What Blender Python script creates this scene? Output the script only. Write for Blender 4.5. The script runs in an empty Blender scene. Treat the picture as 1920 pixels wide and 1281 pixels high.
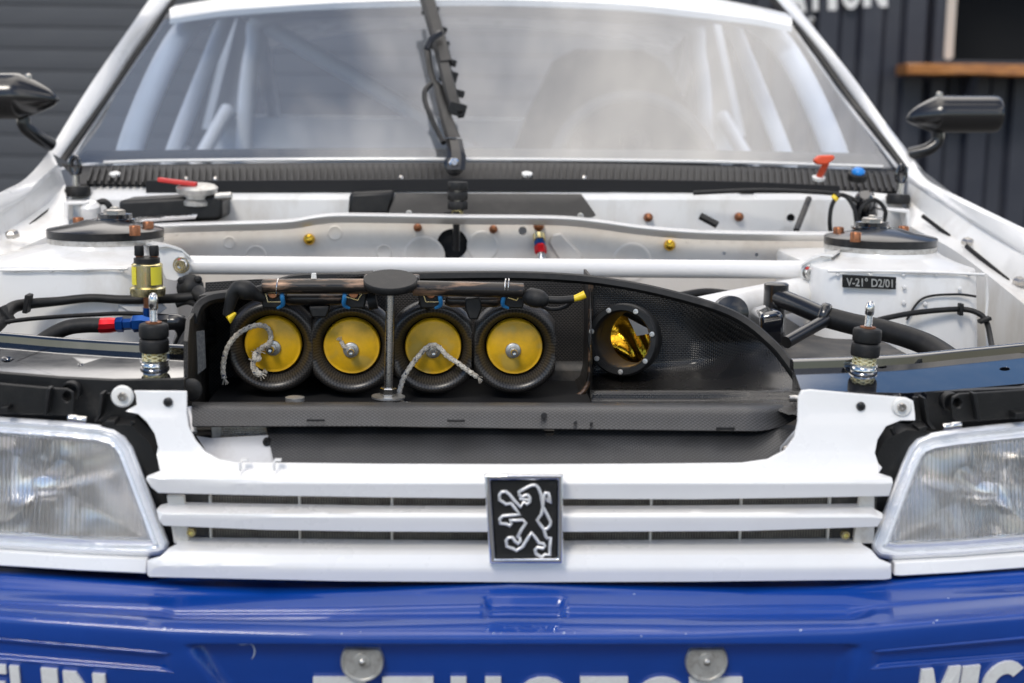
import bpy, bmesh, math, random
from mathutils import Vector, Matrix
from mathutils.geometry import delaunay_2d_cdt
random.seed(7)
S = bpy.context.scene
COL = S.collection
R = math.radians

# ------------------------------------------------------------------ camera
F = 2667.0                                   # focal length in photo pixels (50 mm on 36 mm, 1920 px)
CAM = Vector((-0.071, -1.26, 0.977))
PITCH, YAW, ROLL = R(9.5), R(2.62), R(0.793)
_r = Vector((math.cos(YAW), -math.sin(YAW), 0))
FW = Vector((math.sin(YAW)*math.cos(PITCH), math.cos(YAW)*math.cos(PITCH), -math.sin(PITCH)))
_u = _r.cross(FW)
RT = math.cos(ROLL)*_r + math.sin(ROLL)*_u
UP = math.cos(ROLL)*_u - math.sin(ROLL)*_r
cd = bpy.data.cameras.new('camera'); cam = bpy.data.objects.new('camera', cd); COL.objects.link(cam)
cd.lens = 50; cd.sensor_width = 36; cd.clip_start = 0.05; cd.clip_end = 500
M = Matrix((RT, UP, -FW)).transposed().to_4x4(); M.translation = CAM
cam.matrix_world = M
cd.dof.use_dof = True; cd.dof.focus_distance = 1.64; cd.dof.aperture_fstop = 5.0
S.camera = cam

# ------------------------------------------------------------------ sky, sun, exposure
w = bpy.data.worlds.new('World'); S.world = w; w.use_nodes = True
nt = w.node_tree; N = nt.nodes; L = nt.links
bg = N['Background']
sky = N.new('ShaderNodeTexSky'); sky.sky_type = 'NISHITA'; sky.sun_disc = False
SUN_EL, SUN_AZ = R(44), R(204)               # behind the camera, a little to its left
sky.sun_elevation = SUN_EL; sky.sun_rotation = SUN_AZ; sky.dust_density = .05; sky.ozone_density = 6.0; sky.air_density = 1.2; sky.altitude = 800
tc = N.new('ShaderNodeTexCoord'); mp = N.new('ShaderNodeMapping'); mp.inputs['Scale'].default_value = (1, 1, 2.2)
mp.inputs['Location'].default_value = (-2.7, -2.7, -2.8)
no = N.new('ShaderNodeTexNoise'); no.inputs['Scale'].default_value = 1.0; no.inputs['Detail'].default_value = 7; no.inputs['Roughness'].default_value = .55
cr_ = N.new('ShaderNodeValToRGB'); cr_.color_ramp.elements[0].position = .47; cr_.color_ramp.elements[1].position = .59
mx = N.new('ShaderNodeMix'); mx.data_type = 'RGBA'; mx.inputs['B'].default_value = (23.0, 21.8, 20.6, 1)
L.new(tc.outputs['Generated'], mp.inputs['Vector']); L.new(mp.outputs['Vector'], no.inputs['Vector'])
L.new(no.outputs['Fac'], cr_.inputs['Fac']); L.new(cr_.outputs['Color'], mx.inputs['Factor'])
L.new(sky.outputs['Color'], mx.inputs['A']); L.new(mx.outputs['Result'], bg.inputs['Color'])
bg.inputs['Strength'].default_value = 0.095
sl = bpy.data.lights.new('sun', 'SUN'); sl.energy = 1.5; sl.angle = R(16); sl.color = (1, .93, .83)
so = bpy.data.objects.new('sun', sl); COL.objects.link(so)
sd = Vector((math.sin(SUN_AZ)*math.cos(SUN_EL), math.cos(SUN_AZ)*math.cos(SUN_EL), math.sin(SUN_EL)))
so.rotation_euler = sd.to_track_quat('Z', 'Y').to_euler(); so.location = sd*20
S.render.engine = 'CYCLES'
S.view_settings.view_transform = 'Standard'; S.view_settings.look = 'None'
S.view_settings.exposure = 0.34; S.view_settings.gamma = 1

# ------------------------------------------------------------------ helpers
def P(px, py, y):                             # photo pixel + distance along the car -> point
    d = FW*F + RT*(px-960) - UP*(py-640.5)
    return CAM + d*((y-CAM.y)/d.y)
def Pz(px, py, z):
    d = FW*F + RT*(px-960) - UP*(py-640.5)
    return CAM + d*((z-CAM.z)/d.z)
def Pt(px, py, y0=.165, z0=.712, s=.12):       # pixel -> point on the sloping slam panel
    d = FW*F + RT*(px-960) - UP*(py-640.5)
    k = (z0+s*(CAM.y-y0)-CAM.z)/(d.z-s*d.y); return CAM + d*k
def mpp(y): return (y+1.26)/F                 # metres per photo pixel
def itp(tab, t):
    if t <= tab[0][0]: return tab[0][1]
    for (a, b), (c, d) in zip(tab, tab[1:]):
        if t <= c: return b+(d-b)*(t-a)/(c-a)
    return tab[-1][1]
def sst(a, b, t):
    t = min(1, max(0, (t-a)/(b-a))); return t*t*(3-2*t)
def cr(pts, n=6, closed=False):               # Catmull-Rom through points (any dimension)
    pts = [Vector(p) for p in pts]; m = len(pts); out = []
    rng = range(m) if closed else range(m-1)
    for i in rng:
        if closed: a, b, c, d = pts[i-1], pts[i], pts[(i+1) % m], pts[(i+2) % m]
        else: a, b, c, d = pts[max(i-1, 0)], pts[i], pts[i+1], pts[min(i+2, m-1)]
        for k in range(n):
            t = k/n
            out.append(0.5*((2*b)+(c-a)*t+(2*a-5*b+4*c-d)*t*t+(3*b-a-3*c+d)*t**3))
    if not closed: out.append(pts[-1])
    return out
def frame(ax):
    ax = Vector(ax).normalized()
    a = Vector((1, 0, 0)) if abs(ax.x) < .8 else Vector((0, 0, 1))
    u = (a-ax*a.dot(ax)).normalized(); return u, ax.cross(u), ax

class MB:
    def __init__(s): s.v = []; s.f = []
    def add(s, vs, fs):
        o = len(s.v); s.v += [Vector(q) for q in vs]; s.f += [tuple(i+o for i in f) for f in fs]; return s
    def rings(s, rings, closed=True, cap0=True, cap1=True):
        n = len(rings[0]); fs = []
        for i in range(len(rings)-1):
            for k in range(n if closed else n-1):
                k2 = (k+1) % n
                fs.append((i*n+k, i*n+k2, (i+1)*n+k2, (i+1)*n+k))
        if closed and cap0: fs.append(tuple(reversed(range(n))))
        if closed and cap1: fs.append(tuple(range((len(rings)-1)*n, len(rings)*n)))
        return s.add([p for r in rings for p in r], fs)
    def tube(s, pts, r, seg=12, cap=True):
        pts = [Vector(p) for p in pts]; m = len(pts)
        rr = r if isinstance(r, (list, tuple)) else [r]*m
        if len(rr) != m: rr = [itp([(i/(len(rr)-1), q) for i, q in enumerate(rr)], j/(m-1)) for j in range(m)]
        t0 = (pts[1]-pts[0]).normalized(); u, v, _ = frame(t0); rings = []
        for i in range(m):
            t = (pts[min(i+1, m-1)]-pts[max(i-1, 0)]).normalized()
            q = t0.rotation_difference(t); u = q @ u; u = (u-t*u.dot(t)).normalized(); v = t.cross(u); t0 = t
            rings.append([pts[i]+rr[i]*(math.cos(a)*u+math.sin(a)*v) for a in [2*math.pi*k/seg for k in range(seg)]])
        return s.rings(rings, True, cap, cap)
    def lathe(s, prof, o, ax, seg=32, clampx=None, closed=False):
        u, v, ax = frame(ax); o = Vector(o); rings = []
        for r, h in prof:
            rg = []
            for k in range(seg):
                a = 2*math.pi*k/seg; d = max(r, 1e-5)*(math.cos(a)*u+math.sin(a)*v)
                if clampx: d.x = max(-clampx, min(clampx, d.x))
                rg.append(o+ax*h+d)
            rings.append(rg)
        if closed: rings.append(rings[0]); return s.rings(rings, True, False, False)
        return s.rings(rings, True, True, True)
    def box(s, c, sz, rot=None):
        c = Vector(c); x, y, z = [q/2 for q in sz]
        vs = [Vector((i*x, j*y, k*z)) for i in (-1, 1) for j in (-1, 1) for k in (-1, 1)]
        if rot is not None: vs = [rot @ q for q in vs]
        return s.add([c+q for q in vs], [(0, 1, 3, 2), (4, 6, 7, 5), (0, 4, 5, 1), (2, 3, 7, 6), (0, 2, 6, 4), (1, 5, 7, 3)])
    def prism(s, poly, vec):
        vec = Vector(vec); n = len(poly); a = [Vector(p) for p in poly]; b = [p+vec for p in a]
        return s.add(a+b, [tuple(range(n)), tuple(reversed(range(n, 2*n)))]+[(i, n+i, n+(i+1) % n, (i+1) % n) for i in range(n)])
    def pp(s, poly, y, dy): return s.prism([P(a, b, y) for a, b in poly], (0, dy, 0))
    def sweep(s, path, prof, up=(0, 0, 1)):
        path = [Vector(p) for p in path]; up = Vector(up); rings = []; m = len(path)
        for i in range(m):
            t = (path[min(i+1, m-1)]-path[max(i-1, 0)]).normalized()
            sd = t.cross(up).normalized(); uu = sd.cross(t)
            rings.append([path[i]+sd*a+uu*b for a, b in prof])
        return s.rings(rings)
    def grid(s, rows):                         # open surface
        return s.rings(rows, False)
    def slab(s, rows, th):                     # surface with thickness along vector th
        th = Vector(th); m = len(rows); n = len(rows[0])
        rg = []
        for r in rows: rg.append([Vector(p) for p in r]+[Vector(p)+th for p in reversed(r)])
        return s.rings(rg)
    def build(s, name, mat, parent=None, smooth=35, bevel=0, seg=2, sub=0, label=None):
        me = bpy.data.meshes.new(name); me.from_pydata([tuple(q) for q in s.v], [], s.f)
        bm = bmesh.new(); bm.from_mesh(me); bmesh.ops.recalc_face_normals(bm, faces=bm.faces); bm.to_mesh(me); bm.free()
        for p in me.polygons: p.use_smooth = True
        me.set_sharp_from_angle(angle=R(smooth))
        me.materials.append(MAT[mat] if isinstance(mat, str) else mat)
        o = bpy.data.objects.new(name, me); COL.objects.link(o)
        if parent is not None: o.parent = parent
        if bevel:
            b = o.modifiers.new('bevel', 'BEVEL'); b.width = bevel; b.segments = seg; b.limit_method = 'ANGLE'; b.angle_limit = R(40); b.harden_normals = False
        if label: o['label'] = label
        return o

def inside(poly, x, y):
    c = False; n = len(poly)
    for i in range(n):
        x1, y1 = poly[i]; x2, y2 = poly[i-1]
        if (y1 > y) != (y2 > y) and x < (x2-x1)*(y-y1)/(y2-y1)+x1: c = not c
    return c
def edist(poly, x, y):
    best = 1e9; n = len(poly)
    for i in range(n):
        x1, y1 = poly[i-1]; x2, y2 = poly[i]; dx, dy = x2-x1, y2-y1; q = dx*dx+dy*dy or 1e-9
        t = max(0, min(1, ((x-x1)*dx+(y-y1)*dy)/q)); best = min(best, math.hypot(x-x1-t*dx, y-y1-t*dy))
    return best
def keep(v, f, loops):
    out = []
    for t in f:
        x = sum(v[i].x for i in t)/len(t); y = sum(v[i].y for i in t)/len(t)
        if inside(loops[0], x, y) and not any(inside(h, x, y) for h in loops[1:]): out.append(t)
    return out
def sheet(name, mat, parent, outline, depth, holes=(), step=16, th=.003, smooth=35, bevel=0, label=None, vec=(0, 1, 0), xr=None):
    loops = [[tuple(p[:2]) for p in outline]]+[[tuple(p[:2]) for p in h] for h in holes]
    vs = []; es = []
    for lp in loops:
        o = len(vs); vs += [Vector(p) for p in lp]; es += [(o+i, o+(i+1) % len(lp)) for i in range(len(lp))]
    x0 = min(p[0] for p in loops[0]); x1 = max(p[0] for p in loops[0]); y0 = min(p[1] for p in loops[0]); y1 = max(p[1] for p in loops[0])
    sx, sy = step if isinstance(step, tuple) else (step, step)
    j = y0+sy/2
    while j < y1:
        i = x0+sx/2
        while i < x1:
            if inside(loops[0], i, j) and not any(inside(h, i, j) for h in loops[1:]) and min(edist(l, i, j) for l in loops) > min(sx, sy)*.45: vs.append(Vector((i, j)))
            i += sx
        j += sy
    v, e, f, *_ = delaunay_2d_cdt(vs, es, [], 0, 1e-4); f = keep(v, f, loops)
    D = depth if callable(depth) else (lambda a, b: depth)
    fr = [P(q.x, q.y, D(q.x, q.y)) for q in v]
    n = len(fr); cnt = {}
    for t in f:
        for i in range(len(t)):
            a, b = t[i], t[(i+1) % len(t)]; k = (min(a, b), max(a, b)); cnt.setdefault(k, []).append((a, b))
    fs = [tuple(t) for t in f]+[tuple(n+i for i in reversed(t)) for t in f]
    for k, l in cnt.items():
        if len(l) == 1: a, b = l[0]; fs.append((b, a, n+a, n+b))
    m = MB(); m.add(fr+[p+Vector(vec)*th for p in fr], fs)
    return m.build(name, mat, parent, smooth, bevel, label=label)
def circ(cx, cy, rx, ry=None, n=28): 
    ry = ry or rx; return [(cx+rx*math.cos(2*math.pi*k/n), cy+ry*math.sin(2*math.pi*k/n)) for k in range(n)]
def empty(name, loc, label, cat, group=None):
    o = bpy.data.objects.new(name, None); COL.objects.link(o); o.location = loc; o['label'] = label; o['category'] = cat
    if group: o['group'] = group
    return o

# ------------------------------------------------------------------ materials
MAT = {}
def mat(name, col, rough=.5, metal=0., coat=0., coat_r=.05, col2=None, ns=40., nlo=.45, nhi=.65, bs=0., bd=.0, rvar=0., spec=.5, sub=0., stretch=(1, 1, 1), col3=None, n3=300., aniso=0):
    m = bpy.data.materials.new(name); m.use_nodes = True; t = m.node_tree; n = t.nodes; l = t.links; b = n['Principled BSDF']
    b.inputs['Base Color'].default_value = (*col, 1); b.inputs['Roughness'].default_value = rough; b.inputs['Metallic'].default_value = metal
    b.inputs['Coat Weight'].default_value = coat; b.inputs['Coat Roughness'].default_value = coat_r; b.inputs['Specular IOR Level'].default_value = spec
    if sub: b.inputs['Subsurface Weight'].default_value = sub; b.inputs['Subsurface Radius'].default_value = (.004, .004, .004)
    if col2 or bs or rvar:
        c = n.new('ShaderNodeTexCoord'); mpg = n.new('ShaderNodeMapping'); mpg.inputs['Scale'].default_value = stretch; l.new(c.outputs['Object'], mpg.inputs['Vector'])
    if col2 or rvar:
        x = n.new('ShaderNodeTexNoise'); x.inputs['Scale'].default_value = ns; x.inputs['Detail'].default_value = 6; x.inputs['Roughness'].default_value = .65
        l.new(mpg.outputs['Vector'], x.inputs['Vector'])
        rp = n.new('ShaderNodeValToRGB'); rp.color_ramp.elements[0].position = nlo; rp.color_ramp.elements[1].position = nhi
        rp.color_ramp.elements[0].color = (*col, 1); rp.color_ramp.elements[1].color = (*(col2 or col), 1)
        l.new(x.outputs['Fac'], rp.inputs['Fac'])
        out = rp.outputs['Color']
        if col3:
            x3 = n.new('ShaderNodeTexNoise'); x3.inputs['Scale'].default_value = n3; x3.inputs['Detail'].default_value = 2; l.new(c.outputs['Object'], x3.inputs['Vector'])
            r3 = n.new('ShaderNodeValToRGB'); r3.color_ramp.elements[0].position = .60; r3.color_ramp.elements[1].position = .68
            l.new(x3.outputs['Fac'], r3.inputs['Fac']); q = n.new('ShaderNodeMix'); q.data_type = 'RGBA'; q.inputs['B'].default_value = (*col3, 1)
            l.new(r3.outputs['Color'], q.inputs['Factor']); l.new(out, q.inputs['A']); out = q.outputs['Result']
        l.new(out, b.inputs['Base Color'])
        if rvar:
            mr = n.new('ShaderNodeMapRange'); mr.inputs['From Min'].default_value = .3; mr.inputs['From Max'].default_value = .7
            mr.inputs['To Min'].default_value = max(.02, rough-rvar); mr.inputs['To Max'].default_value = min(1, rough+rvar)
            l.new(x.outputs['Fac'], mr.inputs['Value']); l.new(mr.outputs['Result'], b.inputs['Roughness'])
    if bs:
        y = n.new('ShaderNodeTexNoise'); y.inputs['Scale'].default_value = bs; y.inputs['Detail'].default_value = 4; l.new(mpg.outputs['Vector'], y.inputs['Vector'])
        bp = n.new('ShaderNodeBump'); bp.inputs['Distance'].default_value = bd; bp.inputs['Strength'].default_value = .6; l.new(y.outputs['Fac'], bp.inputs['Height']); l.new(bp.outputs['Normal'], b.inputs['Normal'])
    MAT[name] = m; return m
mat('white', (.82, .81, .79), .30, coat=.6, col2=(.78, .765, .74), ns=9, nlo=.5, nhi=.75, bs=14, bd=.0008, rvar=.08)
mat('white_bay', (.80, .79, .765), .38, coat=.3, col2=(.60, .56, .50), ns=11, nlo=.50, nhi=.78, stretch=(1, 1, .45), bs=22, bd=.0015, rvar=.1)
mat('white_bulk', (.78, .73, .66), .45, coat=.2, col2=(.64, .57, .49), ns=8, nlo=.45, nhi=.75, bs=26, bd=.0015)
mat('white_tube', (.82, .80, .77), .34, coat=.3, bs=10, bd=.0003)
mat('dirty_white', (.74, .70, .63), .5, col2=(.52, .45, .36), ns=60, nlo=.45, nhi=.75)
mat('blue', (.0, .046, .29), .35, coat=1., coat_r=.03, col2=(.0, .041, .26), spec=.3, ns=6, bs=16, bd=.0004)
MAT['blue'].node_tree.nodes['Principled BSDF'].inputs['Coat IOR'].default_value = 1.5
mat('blue_edge', (.55, .60, .72), .5)
mat('white_print', (.85, .84, .81), .45, col2=(.78, .76, .73), ns=120)
mat('black_gloss', (.006, .007, .010), .10, coat=1., coat_r=.02, bs=9, bd=.0004, rvar=.05, ns=30)
MAT['black_gloss'].node_tree.nodes['Principled BSDF'].inputs['Coat IOR'].default_value = 1.8
mat('black_paint', (.009, .009, .010), .28, coat=.4, bs=120, bd=.0003, col2=(.035, .032, .03), ns=70, nlo=.55, nhi=.8)
mat('black_plastic', (.009, .009, .009), .46, spec=.4, col2=(.028, .026, .024), ns=35, nlo=.5, nhi=.8, bs=400, bd=.0003)
mat('cowl_plastic', (.010, .010, .011), .5, spec=.3, col2=(.020, .020, .022), ns=20, bs=300, bd=.0003)
mat('rubber', (.007, .007, .007), .55, spec=.4, col2=(.024, .021, .019), ns=90, nlo=.5, nhi=.8, bs=700, bd=.0003)
mat('mirror_shell', (.012, .011, .011), .26, coat=.5, coat_r=.12)
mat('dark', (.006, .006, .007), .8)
mat('dark_grey', (.05, .05, .05), .6, col2=(.10, .09, .08), ns=40)
mat('chrome', (.86, .87, .90), .06, 1., bs=60, bd=.0002)
mat('emblem', (.80, .79, .78), .38, .55)
mat('steel', (.55, .53, .50), .30, 1., col2=(.34, .29, .24), ns=180, nlo=.45, nhi=.75, rvar=.12, stretch=(1, 1, 4))
mat('bright_steel', (.72, .71, .69), .18, 1., col2=(.5, .47, .43), ns=260, nlo=.5, nhi=.75)
mat('alloy', (.62, .61, .58), .42, .85, col2=(.45, .43, .40), ns=110)
mat('copper', (.42, .17, .08), .42, .9, col2=(.20, .09, .05), ns=220, nlo=.4, nhi=.7)
mat('bronze', (.020, .017, .015), .34, .4, coat=.2, col2=(.36, .22, .14), ns=60, nlo=.48, nhi=.66, stretch=(.25, 1, 1.4), bs=240, bd=.0004)
mat('zinc', (.82, .70, .34), .26, 1., col2=(.74, .68, .48), ns=70)
mat('gold', (.85, .52, .06), .25, 1.)
mat('gold_foil', (.95, .50, .03), .2, 1., bs=60, bd=.003)
mat('yellow', (.88, .50, .010), .42, col2=(.52, .30, .018), ns=30, nlo=.36, nhi=.74, bs=120, bd=.0004, sub=.05, col3=(.58, .38, .06), n3=30, rvar=.12)
mat('yellow_cap', (.85, .60, .02), .4)
mat('yellow_label', (.85, .74, .05), .45)
mat('red_anod', (.62, .012, .022), .28, .7)
mat('blue_anod', (.008, .07, .30), .28, .75)
mat('red_plastic', (.60, .035, .03), .45)
mat('orange_red', (.75, .085, .025), .4)
mat('cap_blue', (.01, .22, .66), .35)
mat('nylon', (.80, .79, .75), .45, sub=.2)
mat('rope', (.66, .62, .54), .85, col2=(.36, .31, .25), ns=220, nlo=.4, nhi=.65, col3=(.03, .05, .10), n3=260, bs=1500, bd=.0006)
mat('net', (.70, .66, .42), .5)
mat('tape', (.10, .10, .10), .8, col2=(.22, .21, .19), ns=500, bs=900, bd=.0006)
mat('grey_metal', (.52, .53, .55), .42, .3, col2=(.42, .42, .43), ns=30)
mat('mesh_dark', (.05, .045, .038), .6, col2=(.10, .09, .07), ns=60)
mat('mesh_wire', (.30, .27, .22), .5, .4, col2=(.18, .15, .12), ns=90)
mat('blue_wire', (.02, .18, .42), .5)
mat('seat', (.05, .05, .055), .85, bs=600, bd=.0008)
mat('interior', (.72, .74, .78), .5, col2=(.66, .68, .71), ns=6)
mat('dash', (.09, .09, .095), .75)
mat('container', (.032, .034, .046), .45, col2=(.045, .047, .058), ns=3)
mat('shutter', (.072, .074, .080), .55, col2=(.088, .09, .095), ns=4, stretch=(.3, 1, 3))
mat('wood', (.55, .22, .045), .45, coat=.3, col2=(.26, .09, .022), ns=9, nlo=.42, nhi=.62, stretch=(1, 6, 14), bs=40, bd=.002)
mat('timber_strip', (.62, .54, .46), .6)
mat('asphalt', (.085, .083, .08), .85, col2=(.12, .117, .11), ns=160, bs=300, bd=.004)

def weave_mat(name, a, b_, scale, rough, coat, use='xz', bump=.00025):
    m = bpy.data.materials.new(name); m.use_nodes = True; t = m.node_tree; n = t.nodes; l = t.links; p = n['Principled BSDF']
    c = n.new('ShaderNodeTexCoord'); sp = n.new('ShaderNodeSeparateXYZ'); l.new(c.outputs['UV' if use == 'uv' else 'Object'], sp.inputs[0])
    def math_(op, x, y=None, val=None):
        k = n.new('ShaderNodeMath'); k.operation = op; l.new(x, k.inputs[0])
        if y is not None: l.new(y, k.inputs[1])
        elif val is not None: k.inputs[1].default_value = val
        return k.outputs[0]
    if use == 'uv': u, v = sp.outputs[0], sp.outputs[1]
    else:
        u = sp.outputs[0]; v = math_('ADD', sp.outputs[2], math_('MULTIPLY', sp.outputs[1], val=.75))
    U = math_('MULTIPLY', u, val=scale); V = math_('MULTIPLY', v, val=scale)
    cb = n.new('ShaderNodeCombineXYZ'); l.new(U, cb.inputs[0]); l.new(V, cb.inputs[1])
    ck = n.new('ShaderNodeTexChecker'); ck.inputs['Scale'].default_value = 1; ck.inputs['Color1'].default_value = (*a, 1); ck.inputs['Color2'].default_value = (*b_, 1)
    l.new(cb.outputs[0], ck.inputs['Vector']); 
    nz = n.new('ShaderNodeTexNoise'); nz.inputs['Scale'].default_value = 28; nz.inputs['Detail'].default_value = 6; l.new(c.outputs['Object'], nz.inputs['Vector'])
    rp = n.new('ShaderNodeMapRange'); rp.inputs['From Min'].default_value = .35; rp.inputs['From Max'].default_value = .7; rp.inputs['To Min'].default_value = .85; rp.inputs['To Max'].default_value = 1.3; l.new(nz.outputs['Fac'], rp.inputs['Value'])
    vm = n.new('ShaderNodeMix'); vm.data_type = 'RGBA'; vm.blend_type = 'MULTIPLY'; vm.inputs['Factor'].default_value = 1; l.new(ck.outputs['Color'], vm.inputs['A']); l.new(rp.outputs['Result'], vm.inputs['B'])
    l.new(vm.outputs['Result'], p.inputs['Base Color'])
    # thread crowns as relief
    s1 = math_('ABSOLUTE', math_('SINE', math_('MULTIPLY', U, val=math.pi))); s2 = math_('ABSOLUTE', math_('SINE', math_('MULTIPLY', V, val=math.pi)))
    hh = math_('MULTIPLY', s1, s2)
    bp = n.new('ShaderNodeBump'); bp.inputs['Distance'].default_value = bump; bp.inputs['Strength'].default_value = 1; l.new(hh, bp.inputs['Height']); l.new(bp.outputs['Normal'], p.inputs['Normal'])
    r2 = n.new('ShaderNodeMapRange'); r2.inputs['To Min'].default_value = max(.05, rough-.12); r2.inputs['To Max'].default_value = rough+.15; l.new(nz.outputs['Fac'], r2.inputs['Value']); l.new(r2.outputs['Result'], p.inputs['Roughness'])
    p.inputs['Coat Weight'].default_value = coat; p.inputs['Coat Roughness'].default_value = .18
    MAT[name] = m
weave_mat('carbon', (.002, .002, .002), (.026, .0235, .021), 470, .26, .35, bump=.0004)
weave_mat('carbon_in', (.004, .004, .004), (.038, .033, .028), 470, .45, 0., bump=.0003)
weave_mat('carbon_grey', (.006, .006, .0065), (.048, .049, .052), 420, .42, .15)
weave_mat('carbon_horn', (.012, .0115, .011), (.050, .044, .038), 1, .38, .2, use='uv', bump=.00004)

def glass_mat(name, tint, ior, rough=0.0, k=1.0):
    m = bpy.data.materials.new(name); m.use_nodes = True; t = m.node_tree; n = t.nodes; l = t.links
    n.remove(n['Principled BSDF']); tr = n.new('ShaderNodeBsdfTransparent'); tr.inputs[0].default_value = (*tint, 1)
    gl = n.new('ShaderNodeBsdfGlossy'); gl.inputs['Roughness'].default_value = rough
    fr = n.new('ShaderNodeFresnel'); ge = n.new('ShaderNodeNewGeometry'); mi = n.new('ShaderNodeMapRange'); mi.inputs['To Min'].default_value = ior; mi.inputs['To Max'].default_value = 1/ior; l.new(ge.outputs['Backfacing'], mi.inputs['Value']); l.new(mi.outputs['Result'], fr.inputs['IOR']); mxx = n.new('ShaderNodeMixShader')
    l.new(fr.outputs[0], mxx.inputs[0]); l.new(tr.outputs[0], mxx.inputs[1]); l.new(gl.outputs[0], mxx.inputs[2]); l.new(mxx.outputs[0], n['Material Output'].inputs['Surface'])
    MAT[name] = m; return m
glass_mat('windscreen', (.82, .88, .95), 2.9)
def veil_glass(m, f):                          # white veil: plastic haze plus sky glare put into the material
    t = m.node_tree; n = t.nodes; l = t.links; o = n['Material Output']; prev = o.inputs['Surface'].links[0].from_socket
    d = n.new('ShaderNodeBsdfDiffuse'); d.inputs[0].default_value = (.8, .8, .8, 1); x = n.new('ShaderNodeMixShader'); x.inputs[0].default_value = f
    l.new(prev, x.inputs[1]); l.new(d.outputs[0], x.inputs[2]); l.new(x.outputs[0], o.inputs['Surface'])
veil_glass(MAT['windscreen'], .09)
def lens_glass():
    m = bpy.data.materials.new('lens_glass'); m.use_nodes = True; t = m.node_tree; n = t.nodes; l = t.links; n.remove(n['Principled BSDF'])
    g = n.new('ShaderNodeBsdfGlass'); g.inputs['IOR'].default_value = 1.32; g.inputs['Roughness'].default_value = .02; g.inputs['Color'].default_value = (.97, .98, 1, 1)
    c = n.new('ShaderNodeTexCoord'); wv = n.new('ShaderNodeTexWave'); wv.wave_type = 'BANDS'; wv.bands_direction = 'X'; wv.inputs['Scale'].default_value = 74; wv.inputs['Distortion'].default_value = .05; wv.inputs['Detail'].default_value = 1; wv.inputs['Detail Scale'].default_value = .3
    l.new(c.outputs['Object'], wv.inputs['Vector']); bp = n.new('ShaderNodeBump'); bp.inputs['Distance'].default_value = .0014; bp.inputs['Strength'].default_value = .6
    l.new(wv.outputs['Fac'], bp.inputs['Height']); l.new(bp.outputs['Normal'], g.inputs['Normal'])
    tr = n.new('ShaderNodeBsdfTransparent'); mxx = n.new('ShaderNodeMixShader'); mxx.inputs[0].default_value = .5
    l.new(tr.outputs[0], mxx.inputs[1]); l.new(g.outputs[0], mxx.inputs[2]); l.new(mxx.outputs[0], n['Material Output'].inputs['Surface']); MAT['lens_glass'] = m
lens_glass()
mat('lens_rim', (.80, .81, .83), .14, .3, coat=1., bs=80, bd=.0012, stretch=(1, 1, 5))
mat('reflector', (.93, .90, .86), .17, .85)

# ------------------------------------------------------------------ setting
def struct(o): o['kind'] = 'structure'; return o
g = MB().grid([[(-60, -40, 0), (60, -40, 0)], [(-60, 80, 0), (60, 80, 0)]])
struct(g.build('ground', 'asphalt'))

# roller shutter wall, left
SH = empty('shutter_wall', (-2.2, 5.6, 0), 'dark grey building wall of wide horizontal slats behind the car', 'wall')
MAT_I = Matrix.Identity(4)
def pin(o, par):                              # keep world placement when parented to an Empty that is not at the origin
    o.parent = par; o.matrix_parent_inverse = Matrix.Translation(par.location).inverted(); return o
pin(MB().box((-2.2, 5.72, 1.6), (6.4, .16, 3.2)).build('backing', 'dark'), SH)
sm = MB().prism([(-3.2, 0, 0), (-3.2, -.006, .004), (-3.2, -.009, .05), (-3.2, -.006, .096), (-3.2, 0, .0996)], (6.4, 0, 0)).build('slat', 'shutter', smooth=50)
pin(sm, SH); sm.location = (-2.2, 5.64, 0.0)
for k in range(1, 32):
    c = sm.copy(); COL.objects.link(c); c.location = (-2.2, 5.64, k*.1)

# shipping container, right
CT = empty('shipping_container', (3.5, 6.6, 0), 'dark navy corrugated shipping container with serving hatch and timber counter', 'container')
CA = R(-7)                                     # right end nearer
CO = P(1700, 300, 6.55); CO.z = 0
cx_, cy_ = Vector((math.cos(CA), math.sin(CA), 0)), Vector((-math.sin(CA), math.cos(CA), 0))
def K(a, b, z): return CO + cx_*a + cy_*b + Vector((0, 0, z))
def pk(px, py, b=0):                           # pixel -> point on container plane (offset b)
    d = FW*F+RT*(px-960)-UP*(py-640.5); o = CO+cy_*b
    return CAM + d*((o-CAM).dot(cy_)/d.dot(cy_))
def ka(px, py, b=0):
    q = pk(px, py, b); return (q-CO).dot(cx_), q.z
hx0, hz0 = ka(1785, 112); hz1 = 2.3; hx1 = hx0+2.6
def corr(a0, a1, z0, z1):
    rows = []; a = a0
    prof = []
    per = .235
    while a < a1:
        for da, b in ((0, 0), (.075, 0), (.105, .045), (.18, .045), (.21, 0)): 
            if a+da < a1: prof.append((a+da, b))
        a += per
    prof.append((a1, 0))
    return MB().slab([[K(a, b, z) for a, b in prof] for z in (z0, z1)], cy_*.004)
for nm, a in (('side_panel', (-2.6, hx0-.10, 0, 2.6)), ('panel_below_hatch', (hx0-.10, hx1, 0, hz0-.06)), ('panel_above_hatch', (hx0-.10, hx1, hz1, 2.6))):
    pin(corr(*a).build('corrugated_panel', 'container', smooth=25), CT)
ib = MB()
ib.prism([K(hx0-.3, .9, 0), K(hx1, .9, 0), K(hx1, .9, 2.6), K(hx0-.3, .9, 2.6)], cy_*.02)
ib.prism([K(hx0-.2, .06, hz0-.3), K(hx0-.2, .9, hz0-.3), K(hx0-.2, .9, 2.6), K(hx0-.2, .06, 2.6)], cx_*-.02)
ib.prism([K(hx0-.3, .06, hz1+.05), K(hx1, .06, hz1+.05), K(hx1, .9, hz1+.05), K(hx0-.3, .9, hz1+.05)], (0, 0, .02))
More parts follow.
